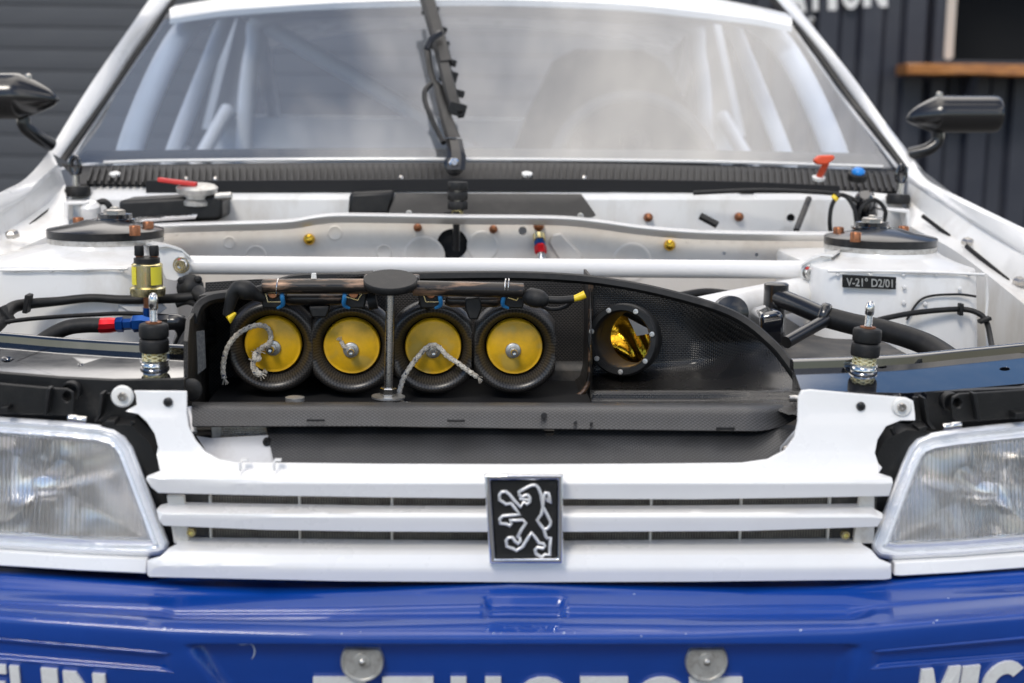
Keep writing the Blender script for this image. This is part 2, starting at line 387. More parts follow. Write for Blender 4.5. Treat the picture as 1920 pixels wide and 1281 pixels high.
ib.prism([K(hx0-.3, .06, hz0-.2), K(hx1, .06, hz0-.2), K(hx1, .9, hz0-.2), K(hx0-.3, .9, hz0-.2)], (0, 0, -.02))
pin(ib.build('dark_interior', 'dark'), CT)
fr = MB()
fr.prism([K(hx0-.11, -.02, hz0-.07), K(hx0-.02, -.02, hz0-.07), K(hx0-.02, -.02, hz1), K(hx0-.11, -.02, hz1)], cy_*.09)
fr.prism([K(hx0-.11, -.025, hz0-.075), K(hx1, -.025, hz0-.075), K(hx1, -.025, hz0-.005), K(hx0-.11, -.025, hz0-.005)], cy_*.12)
pin(fr.build('hatch_frame', 'container', bevel=.004), CT)
a0, z0 = ka(1770, 110, -.03); a1, _ = ka(1787, 110, -.03)
st = MB().prism([K(a0, -.03, z0+.005), K((a0+a1)/2, -.03, z0-.008), K(a1, -.03, z0+.005), K(a1, -.03, hz1), K(a0, -.03, hz1)], cy_*.03)
pin(st.build('timber_strip', 'timber_strip'), CT)
a0, z0 = ka(1700, 133, -.35); z1 = ka(1700, 123, -.35)[1]
pts = []
random.seed(3)
for k in range(25):
    a = a0+k*.13; pts.append([K(a, -.35+random.uniform(-.008, .008), z0-.02+random.uniform(-.006, .006)), K(a, -.35+random.uniform(-.008, .008), z1+.012), K(a, -.03, z1+.012), K(a, -.03, z0-.02)])
pin(MB().rings(pts).build('counter_plank', 'wood', bevel=.006, smooth=50), CT)
for a in (a0+.35, a0+1.3, a0+2.2):
    pin(MB().prism([K(a, -.03, z0-.022), K(a, -.30, z0-.022), K(a, -.03, z0-.32)], cx_*.04).build('bracket', 'container'), CT)
# painted letters "...ATION" and the small line's last letter
def glyphs():
    G = {}
    G['T'] = [[(0, 1), (.9, 1), (.9, .8), (.58, .8), (.58, 0), (.32, 0), (.32, .8), (0, .8)]]
    G['I'] = [[(0, 0), (.28, 0), (.28, 1), (0, 1)]]
    G['L'] = [[(0, 0), (.75, 0), (.75, .2), (.28, .2), (.28, 1), (0, 1)]]
    G['E'] = [[(0, 0), (.8, 0), (.8, .2), (.28, .2), (.28, .4), (.72, .4), (.72, .6), (.28, .6), (.28, .8), (.8, .8), (.8, 1), (0, 1)]]
    G['N'] = [[(0, 0), (.27, 0), (.27, .58), (.62, 0), (.9, 0), (.9, 1), (.63, 1), (.63, .42), (.28, 1), (0, 1)]]
    G['M'] = [[(0, 0), (.26, 0), (.26, .62), (.46, .12), (.68, .12), (.88, .62), (.88, 0), (1.14, 0), (1.14, 1), (.8, 1), (.57, .42), (.34, 1), (0, 1)]]
    G['A'] = [[(0, 0), (.27, 0), (.33, .2), (.62, .2), (.68, 0), (.95, 0), (.62, 1), (.33, 1)]]
    G['P'] = [[(0, 0), (.28, 0), (.28, .33), (.6, .33), (.78, .42), (.85, .55), (.85, .78), (.78, .92), (.6, 1), (0, 1)]]
    G['U'] = [[(0, 1), (0, .25), (.1, .08), (.28, 0), (.62, 0), (.8, .08), (.9, .25), (.9, 1), (.62, 1), (.62, .3), (.55, .22), (.35, .22), (.28, .3), (.28, 1)]]
    def arc(cx, cy, rx, ry, a0, a1, n=16): return [(cx+rx*math.cos(R(a0+(a1-a0)*k/n)), cy+ry*math.sin(R(a0+(a1-a0)*k/n))) for k in range(n+1)]
    G['C'] = [arc(.5, .5, .5, .5, 42, 318)+arc(.5, .5, .22, .24, 318, 42)]
    G['G'] = [arc(.5, .5, .5, .5, 42, 350)+[(.98, .56), (.55, .56), (.55, .38), (.7, .38)]+arc(.5, .5, .24, .26, 320, 42)]
    o = arc(.5, .5, .5, .5, 0, 180)+arc(.5, .5, .24, .26, 180, 0); o2 = arc(.5, .5, .5, .5, 180, 360)+arc(.5, .5, .24, .26, 360, 180)
    G['O'] = [o, o2]; G['S'] = [arc(.4, .74, .4, .26, 20, 250)+arc(.4, .26, .4, .26, 80, -160)[:-1]+arc(.4, .26, .18, .1, -160, 80)+arc(.4, .74, .18, .1, 250, 20)]
    return G
GL = glyphs()
def letter(ch, fn, name, matn, par, th):       # fn(x,y) -> point; th extrusion vector
    m = MB()
    for poly in GL[ch]: m.prism([fn(a, b) for a, b in poly], th)
    me = m.build(name, matn, None, smooth=60)
    return pin(me, par)
for ch, x0, x1, yb in (('A', 1474, 1512, 22), ('T', 1512, 1546, 20), ('I', 1553, 1569, 19), ('O', 1578, 1613, 17), ('N', 1619, 1664, 13)):
    wmax = max(a for p in GL[ch] for a, b in p)
    letter(ch, lambda a, b: pk(x0+(x1-x0)*a/wmax, yb-62*b, -.006), 'painted_letter', 'white_print', CT, cy_*.004)
letter('S', lambda a, b: pk(1515+17*a, 52-20*b, -.006), 'painted_letter', 'white_print', CT, cy_*.004)

# ------------------------------------------------------------------ the car
CAR = empty('touring_race_car', (0, .6, 0), 'white and blue touring race car with bonnet off showing its intake box', 'car')
def B(m, name, matn, par=None, **k):           # build + parent (part if par is None)
    o = m.build(name, matn, None, **k); return pin(o, CAR) if par is None else setp(o, par)
def setp(o, par): o.parent = par; return o     # sub-part under a mesh part that sits at identity
def part(o): o.parent = CAR; o.matrix_parent_inverse = Matrix.Translation(CAR.location).inverted(); return o
def SHT(name, matn, outline, depth, par=None, **k):
    o = sheet(name, matn, None, outline, depth, **k); return part(o) if par is None else setp(o, par)
def bolt(px, py, y, r, par=None, name='bolt', matn='steel', ax=(0, -1, 0), washer=None, hexa=False, hgt=.006, socket=True):
    o = P(px, py, y); ax = Vector(ax).normalized(); m = MB()
    if washer: m.lathe([(washer, 0), (washer, .0015), (washer*.96, .002), (r, .002)], o, ax, 20)
    sg = 6 if hexa else 18
    m.lathe([(r, .001), (r, hgt*.8), (r*.88, hgt)] + ([(r*.5, hgt), (r*.45, hgt*.35)] if socket else []), o, ax, sg)
    return B(m, name, matn, par, smooth=40)

# ---------------- body shell pieces and a light-blocking sheet that close the engine bay
fp = MB().slab([[(-.62, y, .36), (0, y, .34), (.62, y, .36)] for y in (.06, .5, 1.12)], (0, 0, -.01))
B(fp, 'bay_light_block', 'dark')  # unseen dark sheet added to keep light from below out of the bay
B(MB().box((0, .16, .50), (.84, .03, .30)), 'radiator', 'mesh_dark')
for s in (-1, 1):                               # outer wing sides down to the sills
    rows = []
    for y in (.10, .35, .6, .9, 1.25, 1.7, 2.6):
        rows.append([(s*itp([(.1, .80), (.6, .835), (1.3, .825), (2.6, .80)], y)*k, y, z) for z, k in ((.30, .985), (.50, 1.0), (.66, .995), (.80, .96))])
    part(MB().slab(rows, (-s*.006, 0, 0)).build('wing_side', 'white', smooth=60))
def wheel(x, y, s):
    t = MB().lathe([(.20, -.10), (.285, -.105), (.31, -.085), (.312, .085), (.285, .105), (.20, .10)], (x, y, .312), (1, 0, 0), 40)
    o = B(t, 'wheel', 'rubber', smooth=50)
    B(MB().lathe([(.205, -.09), (.205, .09), (.17, .09), (.15, .06), (.04, .05), (.03, .08)], (x, y, .312), (s, 0, 0), 30), 'rim', 'white', o)
for s in (-1, 1): wheel(s*.70, .62, s); wheel(s*.70, 3.15, s)

# ---------------- bumper
def sweep_y(px, py, base):
    x = P(px, py, base).x; return base+.14*x*x
T = [  # (y, track of (px, py))
 (.030, [(-80, 1060), (0, 1064), (320, 1083), (640, 1090), (960, 1081), (1300, 1088), (1560, 1084), (1760, 1067), (1920, 1058), (2000, 1052)]),
 (-.008, [(-80, 1075), (0, 1078), (320, 1097), (510, 1108), (700, 1105), (960, 1097), (1200, 1103), (1400, 1105), (1560, 1099), (1760, 1082), (1920, 1072), (2000, 1068)]),
 (-.022, [(-80, 1104), (0, 1106), (320, 1120), (640, 1120), (960, 1115), (1300, 1119), (1600, 1113), (1920, 1097), (2000, 1093)]),
 (-.041, [(-80, 1122), (0, 1126), (300, 1137), (330, 1142), (640, 1141), (960, 1134), (1300, 1140), (1590, 1140), (1640, 1132), (1920, 1112), (2000, 1108)]),
 (-.046, [(-80, 1128), (0, 1133), (300, 1147), (330, 1155), (640, 1154), (960, 1150), (1300, 1153), (1590, 1153), (1640, 1141), (1920, 1119), (2000, 1114)]),
 (-.066, [(-80, 1135), (0, 1140), (320, 1161), (640, 1169), (960, 1168), (1300, 1169), (1600, 1162), (1920, 1134), (2000, 1128)]),
 (-.078, [(-80, 1146), (0, 1151), (320, 1173), (640, 1181), (960, 1182), (1300, 1182), (1600, 1173), (1920, 1146), (2000, 1140)]),
 (-.084, [(-80, 1155), (0, 1160), (320, 1182), (640, 1192), (960, 1192), (1300, 1192), (1600, 1183), (1920, 1155), (2000, 1149)]),
 (-.085, [(-80, 1175), (0, 1180), (320, 1200), (640, 1208), (960, 1208), (1300, 1208), (1600, 1201), (1920, 1176), (2000, 1170)]),
 (-.0825, [(-80, 1222), (2000, 1222)]),
 (-.0810, [(-80, 1240), (2000, 1240)]),
 (-.0790, [(-80, 1258), (2000, 1258)]),
 (-.0762, [(-80, 1278), (2000, 1278)]),
 (-.070, [(-80, 1315), (2000, 1315)]),
 (-.055, [(-80, 1380), (2000, 1380)]),
 (-.005, [(-80, 1560), (2000, 1560)])]
def sbox(x, a0, a1, b0, b1): return sst(a0, a1, x)*(1-sst(b0, b1, x))
def bump_disp(px, py, q):
    q = q.copy()
    e = sbox(px, 905, 918, 1050, 1062)*sbox(py, 1117, 1123, 1154, 1159); q.z -= .0075*e
    l = 345+(py-1213)*.75; rr = 1615-(py-1213)*.25
    q.y += .013*sbox(px, l, l+28, rr-28, rr)*sst(1207, 1219, py)
    if px < 340:
        u = px/320; t1, t2 = 1200+28*u, 1233+27*u
        q.y += .005*sbox(py, t1-4, t1+4, t2-4, t2+4)*(1-sst(300, 325, px))
    if px > 1620:
        u = (px-1640)/280; t1, t2 = 1223-25*u, 1253-21*u
        q.y += .005*sbox(py, t1-4, t1+4, t2-4, t2+4)*sst(1630, 1655, px)
    return q
rows = []
NX = 300
def face_y(px, py): return sweep_y(px, py, itp([(1190, -.085), (1222, -.0825), (1240, -.0810), (1258, -.0790), (1278, -.0762), (1315, -.070), (1380, -.055), (1560, -.005)], py))
for i in range(NX+1):
    px = -80+2080*i/NX
    ctl = [Vector((itp(tr, px), y, 0)) for y, tr in T]
    c9 = cr(ctl, 14)
    out = []
    for c in c9: out.append((c.x, c.y))
    rows.append((px, out))
grid = []
nrow = len(rows[0][1])
for j in range(nrow):
    line = []
    for px, out in rows:
        py, y = out[j]; line.append(bump_disp(px, py, P(px, py, sweep_y(px, py, y))))
    grid.append(line)
bum = B(MB().slab(grid, (0, .010, -.004)), 'bumper', 'blue', smooth=60)
def onb(px, py, off=-.0012):
    q = bump_disp(px, py, P(px, py, face_y(px, py))); return q+Vector((0, off, 0))
def bletters(word, spans, ytop, ybot, lean=0):
    for ch, (x0, x1) in zip(word, spans):
        wm = max(a for p in GL[ch] for a, b in p)
        m = MB()
        for poly in GL[ch]:
            pts = [Vector((0, -.0025, 0))+onb(x0+(x1-x0)*a/wm+lean*b, ybot((x0+x1)/2)+(ytop((x0+x1)/2+0*a)-ybot((x0+x1)/2))*b+itp([(0, 0), (1, (ytop(x1)-ytop(x0)))], a/wm)*1) for a, b in poly]
            m.prism(pts, (0, .004, 0))
        B(m, 'printed_letter', 'white_print', bum)
bletters('ELIN', [(-22, 20), (27, 74), (86, 116), (127, 206)], lambda x: 1242+.085*x, lambda x: 1322+.085*x, -8)
bletters('MIC', [(1712, 1786), (1790, 1822), (1832, 1905)], lambda x: 1258-.10*(x-1712), lambda x: 1345-.10*(x-1712), 14)
bletters('PEUGEOT', [(585, 690), (716, 812), (845, 940), (965, 1075), (1090, 1180), (1190, 1300), (1296, 1396)], lambda x: 1279, lambda x: 1379, 0)
for px in (678, 1328):                          # number-plate discs
    q = onb(px, 1247, -.0005); r = 43*mpp(-.07); fl = []
    pr = [(r, 0), (r, .005), (r*.93, .0068), (r*.86, .0066), (r*.84, .0048), (r*.40, .0046), (r*.37, .0062), (r*.22, .0064)]
    m = MB(); u, v, ax = frame((0, -1, 0)); rg = []
    for rr, h in pr:
        ring = []
        for k in range(48):
            d = rr*(math.cos(2*math.pi*k/48)*u+math.sin(2*math.pi*k/48)*v); d.z = min(d.z, r*.62*rr/r+.0004 if rr > r*.8 else d.z); ring.append(q+ax*h+d)
        rg.append(ring)
    m.rings(rg)
    o = B(m, 'plate_disc', 'alloy', bum, smooth=50)
    m2 = MB().lathe([(r*.16, .0062), (r*.15, .0085), (r*.07, .0095)], q, (0, -1, 0), 16); B(m2, 'plate_screw', 'steel', bum)
for poly in ([(1612, 1177), (1630, 1173), (1655, 1172), (1652, 1178), (1628, 1181), (1616, 1181)], [(1632, 1160), (1638, 1158), (1637, 1162)]):
    pts = [onb(a, b, 0) for a, b in poly]
for l0, l1 in (((-70, 1194), (314, 1226)), ((-70, 1230), (324, 1261)), ((1640, 1222), (1990, 1190)), ((1632, 1255), (1990, 1226))):
    B(MB().tube([onb(l0[0]+(l1[0]-l0[0])*k/14, l0[1]+(l1[1]-l0[1])*k/14, -.0002) for k in range(15)], [.0006]+[.0019]*13+[.0006], 10), 'rubbing_bead', 'blue', bum, smooth=60)
random.seed(21); m = MB()
for k in range(18):
    i = random.randrange(20, NX-20); j = random.choice([random.randrange(18, 50), random.randrange(88, 100), random.randrange(88, 100)])
    c = grid[j][i]; ex = (grid[j][i+1]-grid[j][i-1]).normalized(); ey = (grid[j+1][i]-grid[j-1][i]).normalized(); nn = ex.cross(ey).normalized(); nn = nn if nn.y < 0 or nn.z > .5 else -nn
    rr = random.choice([.0004, .0005, .0006, .0010])
    m.prism([c+nn*.00025+rr*random.uniform(.5, 1.2)*(ex*math.cos(a)*1.6+ey*math.sin(a)) for a in [2*math.pi*q/7 for q in range(7)]], nn*-.0004)
o = B(m, 'paint_chips', 'blue_edge', bum); o['kind'] = 'stuff'
m = MB(); arc = [onb(452+22*math.cos(t), 1232-20*math.sin(t), -.0006) for t in [R(125-14*k) for k in range(13)]]
m.tube(arc, [.0001, .0006, .0004, .0008, .0002], 5); B(m, 'paint_scratch', 'blue_edge', bum)

# ---------------- grille
bow = lambda px: itp([(275, -10), (500, -4), (700, -1), (982, 0), (1400, -1), (1672, -4)], px)
def gtop(px, py):
    q = py-bow(px)
    return itp([(730, .048), (778, .044), (790, .041), (860, .030), (885, .022), (899, .004), (907, 0), (935, .003)], q)
arm = [(276, 893), (300, 884), (296, 868), (293, 852), (296, 838), (290, 815), (275, 792), (258, 777), (234, 772), (240, 768), (256, 760), (254, 742), (250, 733), (350, 734), (350, 775), (353, 800), (366, 826), (385, 848), (410, 862), (440, 868),
       (525, 869), (700, 871), (960, 872), (1200, 871), (1390, 869), (1440, 862), (1472, 845), (1490, 820), (1496, 790), (1497, 745), (1503, 733), (1520, 731), (1600, 738), (1700, 746), (1713, 752), (1716, 775), (1717, 789), (1690, 789), (1662, 800), (1646, 825), (1641, 850), (1646, 868), (1655, 878), (1648, 888), (1673, 896), (1675, 906), (1668, 931),
       (1500, 934), (1300, 937), (982, 936), (700, 933), (500, 930), (296, 925), (283, 914), (273, 899)]
gp = SHT('grille_panel', 'white', arm, gtop, step=(26, 9), th=.004, smooth=28, bevel=.0012)
def s2d(px, py): return itp([(945, .030), (960, .008), (967, -.002), (972, -.003), (998, .000)], py-bow(px)*.7)
SHT('grille_slat', 'white', [(300, 949), (320, 943), (400, 945), (700, 950), (982, 951), (1300, 950), (1560, 947), (1630, 946), (1640, 955), (1656, 964), (1655, 972), (1646, 988), (1400, 996), (982, 998), (700, 997), (500, 994), (306, 986), (298, 976), (293, 956)], s2d, par=gp, step=(26, 6), th=.004, smooth=28, bevel=.001)
def s3d(px, py): return itp([(1012, .028), (1033, .004), (1040, -.001), (1062, -.006), (1066, -.007), (1092, -.004)], py-bow(px)*.6)
SHT('grille_slat', 'white', [(330, 1009), (400, 1010), (700, 1014), (982, 1016), (1300, 1014), (1560, 1011), (1612, 1012), (1620, 1024), (1634, 1032), (1650, 1050), (1671, 1058), (1671, 1085), (1660, 1087), (1300, 1091), (982, 1092), (640, 1090), (280, 1082), (276, 1078), (276, 1052), (300, 1045), (315, 1030), (331, 1022)], s3d, par=gp, step=(26, 7), th=.004, smooth=28, bevel=.0012)
SHT('mesh_screen', 'mesh_dark', [(312, 925), (1645, 925), (1640, 1020), (335, 1020)], .034, par=gp, step=200, th=.002)
# individual wires in the two visible gaps would be under a pixel: woven screen as one piece
wm = MB()
for px in range(395, 1560, 5):
    a, b = P(px, 930, .0335), P(px, 1018, .0335); wm.box((a+b)/2, (.0007, .0007, (a-b).length))
for py in range(936, 1018, 4):
    a, b = P(395, py-3, .033), P(1560, py-1, .033); wm.tube([a, b], .00035, 4)
o = B(wm, 'woven_wires', 'mesh_wire', gp); o['kind'] = 'stuff'
for px in (395, 562, 735, 1220, 1388, 1553):
    mm = MB(); a, b = P(px, 928, .030), P(px, 1020, .030); mm.box((a+b)/2, (.0024, .006, (a-b).length)); B(mm, 'grille_rib', 'dirty_white', gp, bevel=.001)
for x0, x1 in ((312, 345), (1612, 1640)):
    mm = MB(); mm.pp([(x0, 930), (x1, 930), (x1+(10 if x0 < 900 else 0), 1020), (x0+(14 if x0 < 900 else -12), 1020)], .020, .006); B(mm, 'grille_end', 'dirty_white', gp, bevel=.001)
bolt(360, 996, .018, .0042, gp, 'grille_screw', 'zinc'); bolt(1583, 1001, .018, .0042, gp, 'grille_screw', 'zinc')
for px in (451, 514):
    q = P(px, 874, .012); m = MB().box(q, (.0022, .008, .0085)).box(q+Vector((.003, .004, .0048)), (.0065, .007, .0018)); B(m, 'clip_tab', 'white', gp, bevel=.0006)
# arm fasteners
for px, py, rr in ((230, 743, 21), (1690, 763, 19)):
    m = MB(); q = P(px, py, .0445); r = rr*mpp(.0445)
    m.lathe([(r, 0), (r, .002), (r*.85, .0045), (r*.45, .005)], q, (0, -1, .05), 32); o = B(m, 'nylon_washer', 'nylon', gp, smooth=50)
    bolt(px, py, .0398, .0042, gp, 'cap_screw', 'steel', hgt=.004)
for px, py in ((315, 754), (1614, 762)):
    m = MB(); q = P(px, py, .0445); m.lathe([(.0045, 0), (.0042, .0018), (.003, .003), (.0005, .0033)], q, (0, -1, 0), 20)
    o = B(m, 'cross_screw', 'black_paint', gp)
    m = MB().box(q+Vector((0, -.0033, 0)), (.0034, .0006, .0007)).box(q+Vector((0, -.0035, 0)), (.0007, .0006, .0034)); B(m, 'cross_slot', 'dark', gp)

# ---------------- badge
bp_ = lambda px, py, y: P(px, py, y)
fo = [(907, 889), (1057, 889), (1056, 1058), (917, 1058)]; fi = [(919, 900), (1047, 899), (1046, 1047), (928, 1048)]; fi2 = [(922, 903), (1044, 902), (1043, 1044), (931, 1045)]
def bring(poly, y, s=1):
    cx = sum(p[0] for p in poly)/4; cy = sum(p[1] for p in poly)/4
    return [P(cx+(a-cx)*s, cy+(b-cy)*s, y) for a, b in poly]
m = MB(); m.rings([bring(fo, .012, .99), bring(fo, -.014), bring(fo, -.0185, .975), bring(fi, -.019, 1.03), bring(fi, -.0175), bring(fi2, -.012)], True, True, True)
badge = B(m, 'badge_frame', 'chrome', smooth=25, bevel=.0012, seg=3)
B(MB().pp(fi2, -.0135, .001), 'badge_plate', 'black_plastic', badge)
def bz(pts): return [P(880+a/6.405, 870+b/6.405, -.0148) for a, b in pts]
body = [(800, 255), (830, 290), (862, 370), (872, 440), (884, 515), (868, 600), (815, 675), (860, 740), (895, 785), (918, 870), (935, 893), (975, 884), (966, 1000), (966, 1095), (910, 1085), (868, 1118), (800, 1080), (790, 1030), (820, 1000), (885, 1015), (908, 985), (888, 955), (838, 950), (790, 880), (748, 825), (700, 895), (640, 995), (610, 1012), (562, 1042), (530, 1018), (450, 990), (442, 920), (470, 885), (520, 882), (545, 925), (585, 958), (612, 930), (605, 885), (578, 880), (625, 790), (680, 708), (640, 672), (560, 677), (488, 677), (505, 715), (488, 742), (440, 720), (372, 715), (365, 660), (400, 625), (500, 615), (608, 608), (550, 535), (500, 472), (440, 485), (408, 460), (362, 432), (362, 370), (390, 335), (440, 333), (480, 365), (545, 445), (615, 520), (652, 455), (690, 485), (725, 458), (728, 405), (700, 372), (665, 375), (640, 398), (603, 378), (596, 335), (640, 310), (690, 282), (750, 255)]
m = MB(); pts = bz(body); m.tube(pts+[pts[0]], .00165, 8)
m.tube(bz([(600, 418), (650, 425), (690, 432), (720, 430)]), .0014, 8)
m.tube(bz([(884, 515), (930, 600), (976, 690), (972, 735), (935, 778), (897, 785)]), .0016, 8)
m.tube(bz([(882, 500), (898, 385), (915, 345), (948, 350), (962, 400), (972, 470), (940, 440), (938, 410)]), .0017, 8)
B(m, 'lion_emblem', 'emblem', badge, smooth=80)

# ---------------- headlights
hl_l = [(-70, 774), (0, 781), (120, 789), (188, 796), (215, 803), (236, 818), (250, 838), (268, 885), (318, 1018), (316, 1034), (300, 1043), (276, 1045), (150, 1041), (0, 1031), (-70, 1026)]
hl_r = [(1990, 781), (1920, 790), (1850, 797), (1790, 804), (1745, 811), (1718, 822), (1704, 838), (1690, 868), (1633, 1018), (1634, 1034), (1648, 1047), (1680, 1051), (1800, 1045), (1920, 1035), (1990, 1031)]
def inset(poly, d):
    n = len(poly); out = []; ar = sum(poly[i-1][0]*poly[i][1]-poly[i][0]*poly[i-1][1] for i in range(n)); sg = 1 if ar > 0 else -1
    for i in range(n):
        a = Vector(poly[i-1]); b = Vector(poly[i]); c = Vector(poly[(i+1) % n])
        e1 = (b-a).normalized(); e2 = (c-b).normalized(); n1 = Vector((-e1.y, e1.x))*sg; n2 = Vector((-e2.y, e2.x))*sg
        k = (n1+n2); k = k/max(.35, k.dot(n1)); out.append(tuple(b+k*d))
    return out
for side, hl in ((-1, hl_l), (1, hl_r)):
    def hy(px, py): 
        x = abs(px-982); return .012 + .45*((x/2667*1.28)-.25)**2 + (1045-py)*.00010
    par = SHT('headlight', 'black_plastic', inset(hl, -3), lambda a, b: hy(a, b)+.115, step=60, th=.01)
    rim = [P(a, b, hy(a, b)+.006) for a, b in hl]
    m = MB(); rg = []
    for d, dy in ((0, .03), (0, .008), (3, .001), (8, -.001), (12, .003), (17, .003), (20, -.001), (25, -.0015), (29, .004), (31, .02)):
        q = inset(hl, d*1.2); rg.append([P(a, b, hy(a, b)+dy) for a, b in q])
    m.rings(rg, True, False, False); B(m, 'lens_rim', 'lens_rim', par, smooth=60)
    ins = inset(hl, 33)
    SHT('lens', 'lens_glass', ins, lambda a, b: hy(a, b)-.002, par=par, step=40, th=.003, smooth=60)
    # reflector bowl and inner shell
    ctr = (95, 905) if side < 0 else (1835, 915)
    m = MB(); rg = []
    for t, dy in ((1.0, .010), (.96, .030), (.82, .055), (.55, .085), (.28, .10), (.06, .105)):
        q = inset(hl, 14); rg.append([P(ctr[0]+(a-ctr[0])*t, ctr[1]+(b-ctr[1])*t, hy(a, b)*t+.03*(1-t)+dy) for a, b in q])
    m.rings([[p for p in r] for r in rg], True, False, True); B(m, 'reflector', 'reflector', par, smooth=50)
    q = P(ctr[0], ctr[1], .10); m = MB().lathe([(.016, .05), (.016, -.012), (.012, -.020), (.003, -.024)], q, (0, 1, 0), 24); B(m, 'bulb_shield', 'reflector', par)
    # trim strip below
    s = [(-70, 1030), (0, 1034), (150, 1043), (276, 1049), (275, 1077), (262, 1076), (150, 1071), (0, 1062), (-70, 1058)] if side < 0 else [(1990, 1037), (1920, 1040), (1800, 1049), (1678, 1055), (1676, 1080), (1690, 1081), (1800, 1075), (1920, 1066), (1990, 1061)]
    SHT('headlight_trim', 'white', s, lambda a, b: hy(a, b)-.004, th=.02, bevel=.0015)
    # metal clip on the upper rim
    cxp, cyp = (145, 786) if side < 0 else (1785, 799)
    m = MB()
    for dx in (-8, 8): m.lathe([(.0030, -.0045), (.0034, -.003), (.0034, .003), (.003, .0045)], P(cxp+dx, cyp+(dx*.15 if side < 0 else -dx*.15), .022), (1, 0, -.1 if side < 0 else .1), 14)
    B(m, 'rim_clip', 'bright_steel', par)

# black headlamp carriers above the lamps
SHT('lamp_carrier', 'black_plastic', [(-70, 690), (0, 700), (110, 709), (210, 714), (345, 712), (345, 735), (300, 740), (330, 860), (318, 900), (300, 925), (250, 838), (236, 818), (215, 803), (188, 796), (0, 783), (-70, 776)], .092, step=40, th=.01)
SHT('lamp_carrier', 'black_plastic', [(1990, 705), (1920, 728), (1800, 733), (1720, 737), (1600, 735), (1600, 800), (1640, 930), (1680, 900), (1704, 838), (1745, 811), (1790, 804), (1920, 790), (1990, 781)], .092, step=40, th=.01)
hb = SHT('lamp_bracket', 'black_plastic', [(-70, 712), (0, 719), (88, 727), (125, 729), (137, 736), (139, 750), (138, 774), (128, 780), (0, 776), (-70, 772)], .060, holes=[circ(125, 744, 8, 10)], step=40, th=.004, bevel=.001)
B(MB().pp([(88, 727), (94, 729), (86, 779), (80, 778)], .048, .012), 'bracket_rib', 'black_plastic', hb, bevel=.0006)
hb2 = SHT('lamp_bracket', 'black_plastic', [(190, 738), (240, 735), (256, 745), (256, 762), (240, 770), (258, 778), (250, 790), (215, 795), (180, 790), (187, 775)], .074, step=40, th=.004, bevel=.001)
B(MB().pp([(187, 738), (193, 738), (189, 778), (180, 792), (176, 790), (185, 775)], .058, .016), 'bracket_rib', 'black_plastic', hb2, bevel=.0006)
hb3 = SHT('lamp_bracket', 'black_plastic', [(1990, 727), (1920, 731), (1830, 737), (1800, 738), (1786, 745), (1783, 758), (1786, 784), (1800, 792), (1920, 784), (1990, 779)], .060, holes=[circ(1796, 756, 8, 9)], step=40, th=.004, bevel=.001)
B(MB().pp([(1825, 738), (1831, 738), (1841, 790), (1834, 790)], .048, .012), 'bracket_rib', 'black_plastic', hb3, bevel=.0006)
hb4 = SHT('lamp_bracket', 'black_plastic', [(1712, 744), (1735, 746), (1742, 790), (1752, 802), (1725, 806), (1700, 800), (1715, 792)], .074, step=40, th=.004, bevel=.001)
B(MB().pp([(1731, 746), (1737, 747), (1743, 790), (1755, 804), (1748, 806), (1738, 794)], .058, .016), 'bracket_rib', 'black_plastic', hb4, bevel=.0006)
for px, py in ((136, 731), (1778, 751)):
    m = MB().lathe([(.0095, 0), (.0095, .012), (.0078, .012), (.0075, .002)], P(px, py, .091), (0, -1, 0), 28); B(m, 'carrier_grommet', 'rubber')
for pl in ([(196, 790), (214, 789), (216, 797), (197, 798)], [(0, 764), (14, 763), (14, 771), (0, 772)], [(1722, 803), (1738, 799), (1737, 808), (1724, 811)], [(1905, 775), (1925, 774), (1925, 786), (1903, 786)]):
    B(MB().pp(pl, .045, .02), 'carrier_clip', 'black_plastic', bevel=.0006)
for pts in ([(250, 790), (245, 800), (234, 812)], [(1672, 802), (1678, 814), (1694, 826)]):
    B(MB().tube(cr([P(a, b, .05) for a, b in pts], 4), .0022, 8), 'carrier_rib', 'black_plastic')
# dark curved lamp housing shells
for poly in ([(188, 797), (245, 797), (280, 830), (297, 870), (300, 890), (318, 960), (330, 1010), (318, 1018), (268, 885), (236, 818)], [(1745, 811), (1700, 806), (1660, 826), (1645, 850), (1640, 900), (1622, 1000), (1633, 1018), (1690, 868), (1704, 838)]):
    SHT('lamp_housing', 'black_plastic', poly, .045, step=30, th=.03)

# ---------------- slam panel (black cross member) with bonnet pins
def flat(name, matn, poly, z, th, par=None, holes=(), **k):
    loops = [poly]+list(holes); vs = []; es = []
    for lp in loops:
        o = len(vs); vs += [Vector(p) for p in lp]; es += [(o+i, o+(i+1) % len(lp)) for i in range(len(lp))]
    v, e, f, *_ = delaunay_2d_cdt(vs, es, [], 0, 1e-4); f = keep(v, f, loops); fr_ = [Pt(q.x, q.y, z0=z) for q in v]; n = len(fr_); cnt = {}
    for t in f:
        for i in range(len(t)):
            a, b = t[i], t[(i+1) % len(t)]; cnt.setdefault((min(a, b), max(a, b)), []).append((a, b))
    fs = [tuple(t) for t in f]+[tuple(n+i for i in reversed(t)) for t in f]
    for l in cnt.values():
        if len(l) == 1: a, b = l[0]; fs.append((b, a, n+a, n+b))
    return B(MB().add(fr_+[p-Vector((0, 0, th)) for p in fr_], fs), name, matn, par, **k)
ZS = .712
lp = [(-90, 634), (0, 639), (104, 648), (208, 655), (352, 663), (348, 709), (300, 712), (208, 713), (104, 708), (0, 699), (-90, 692)]
rp_ = [(1487, 690), (1600, 686), (1700, 681), (1800, 671), (1920, 659), (2010, 648), (2010, 710), (1920, 719), (1800, 730), (1700, 737), (1600, 735), (1502, 731)]
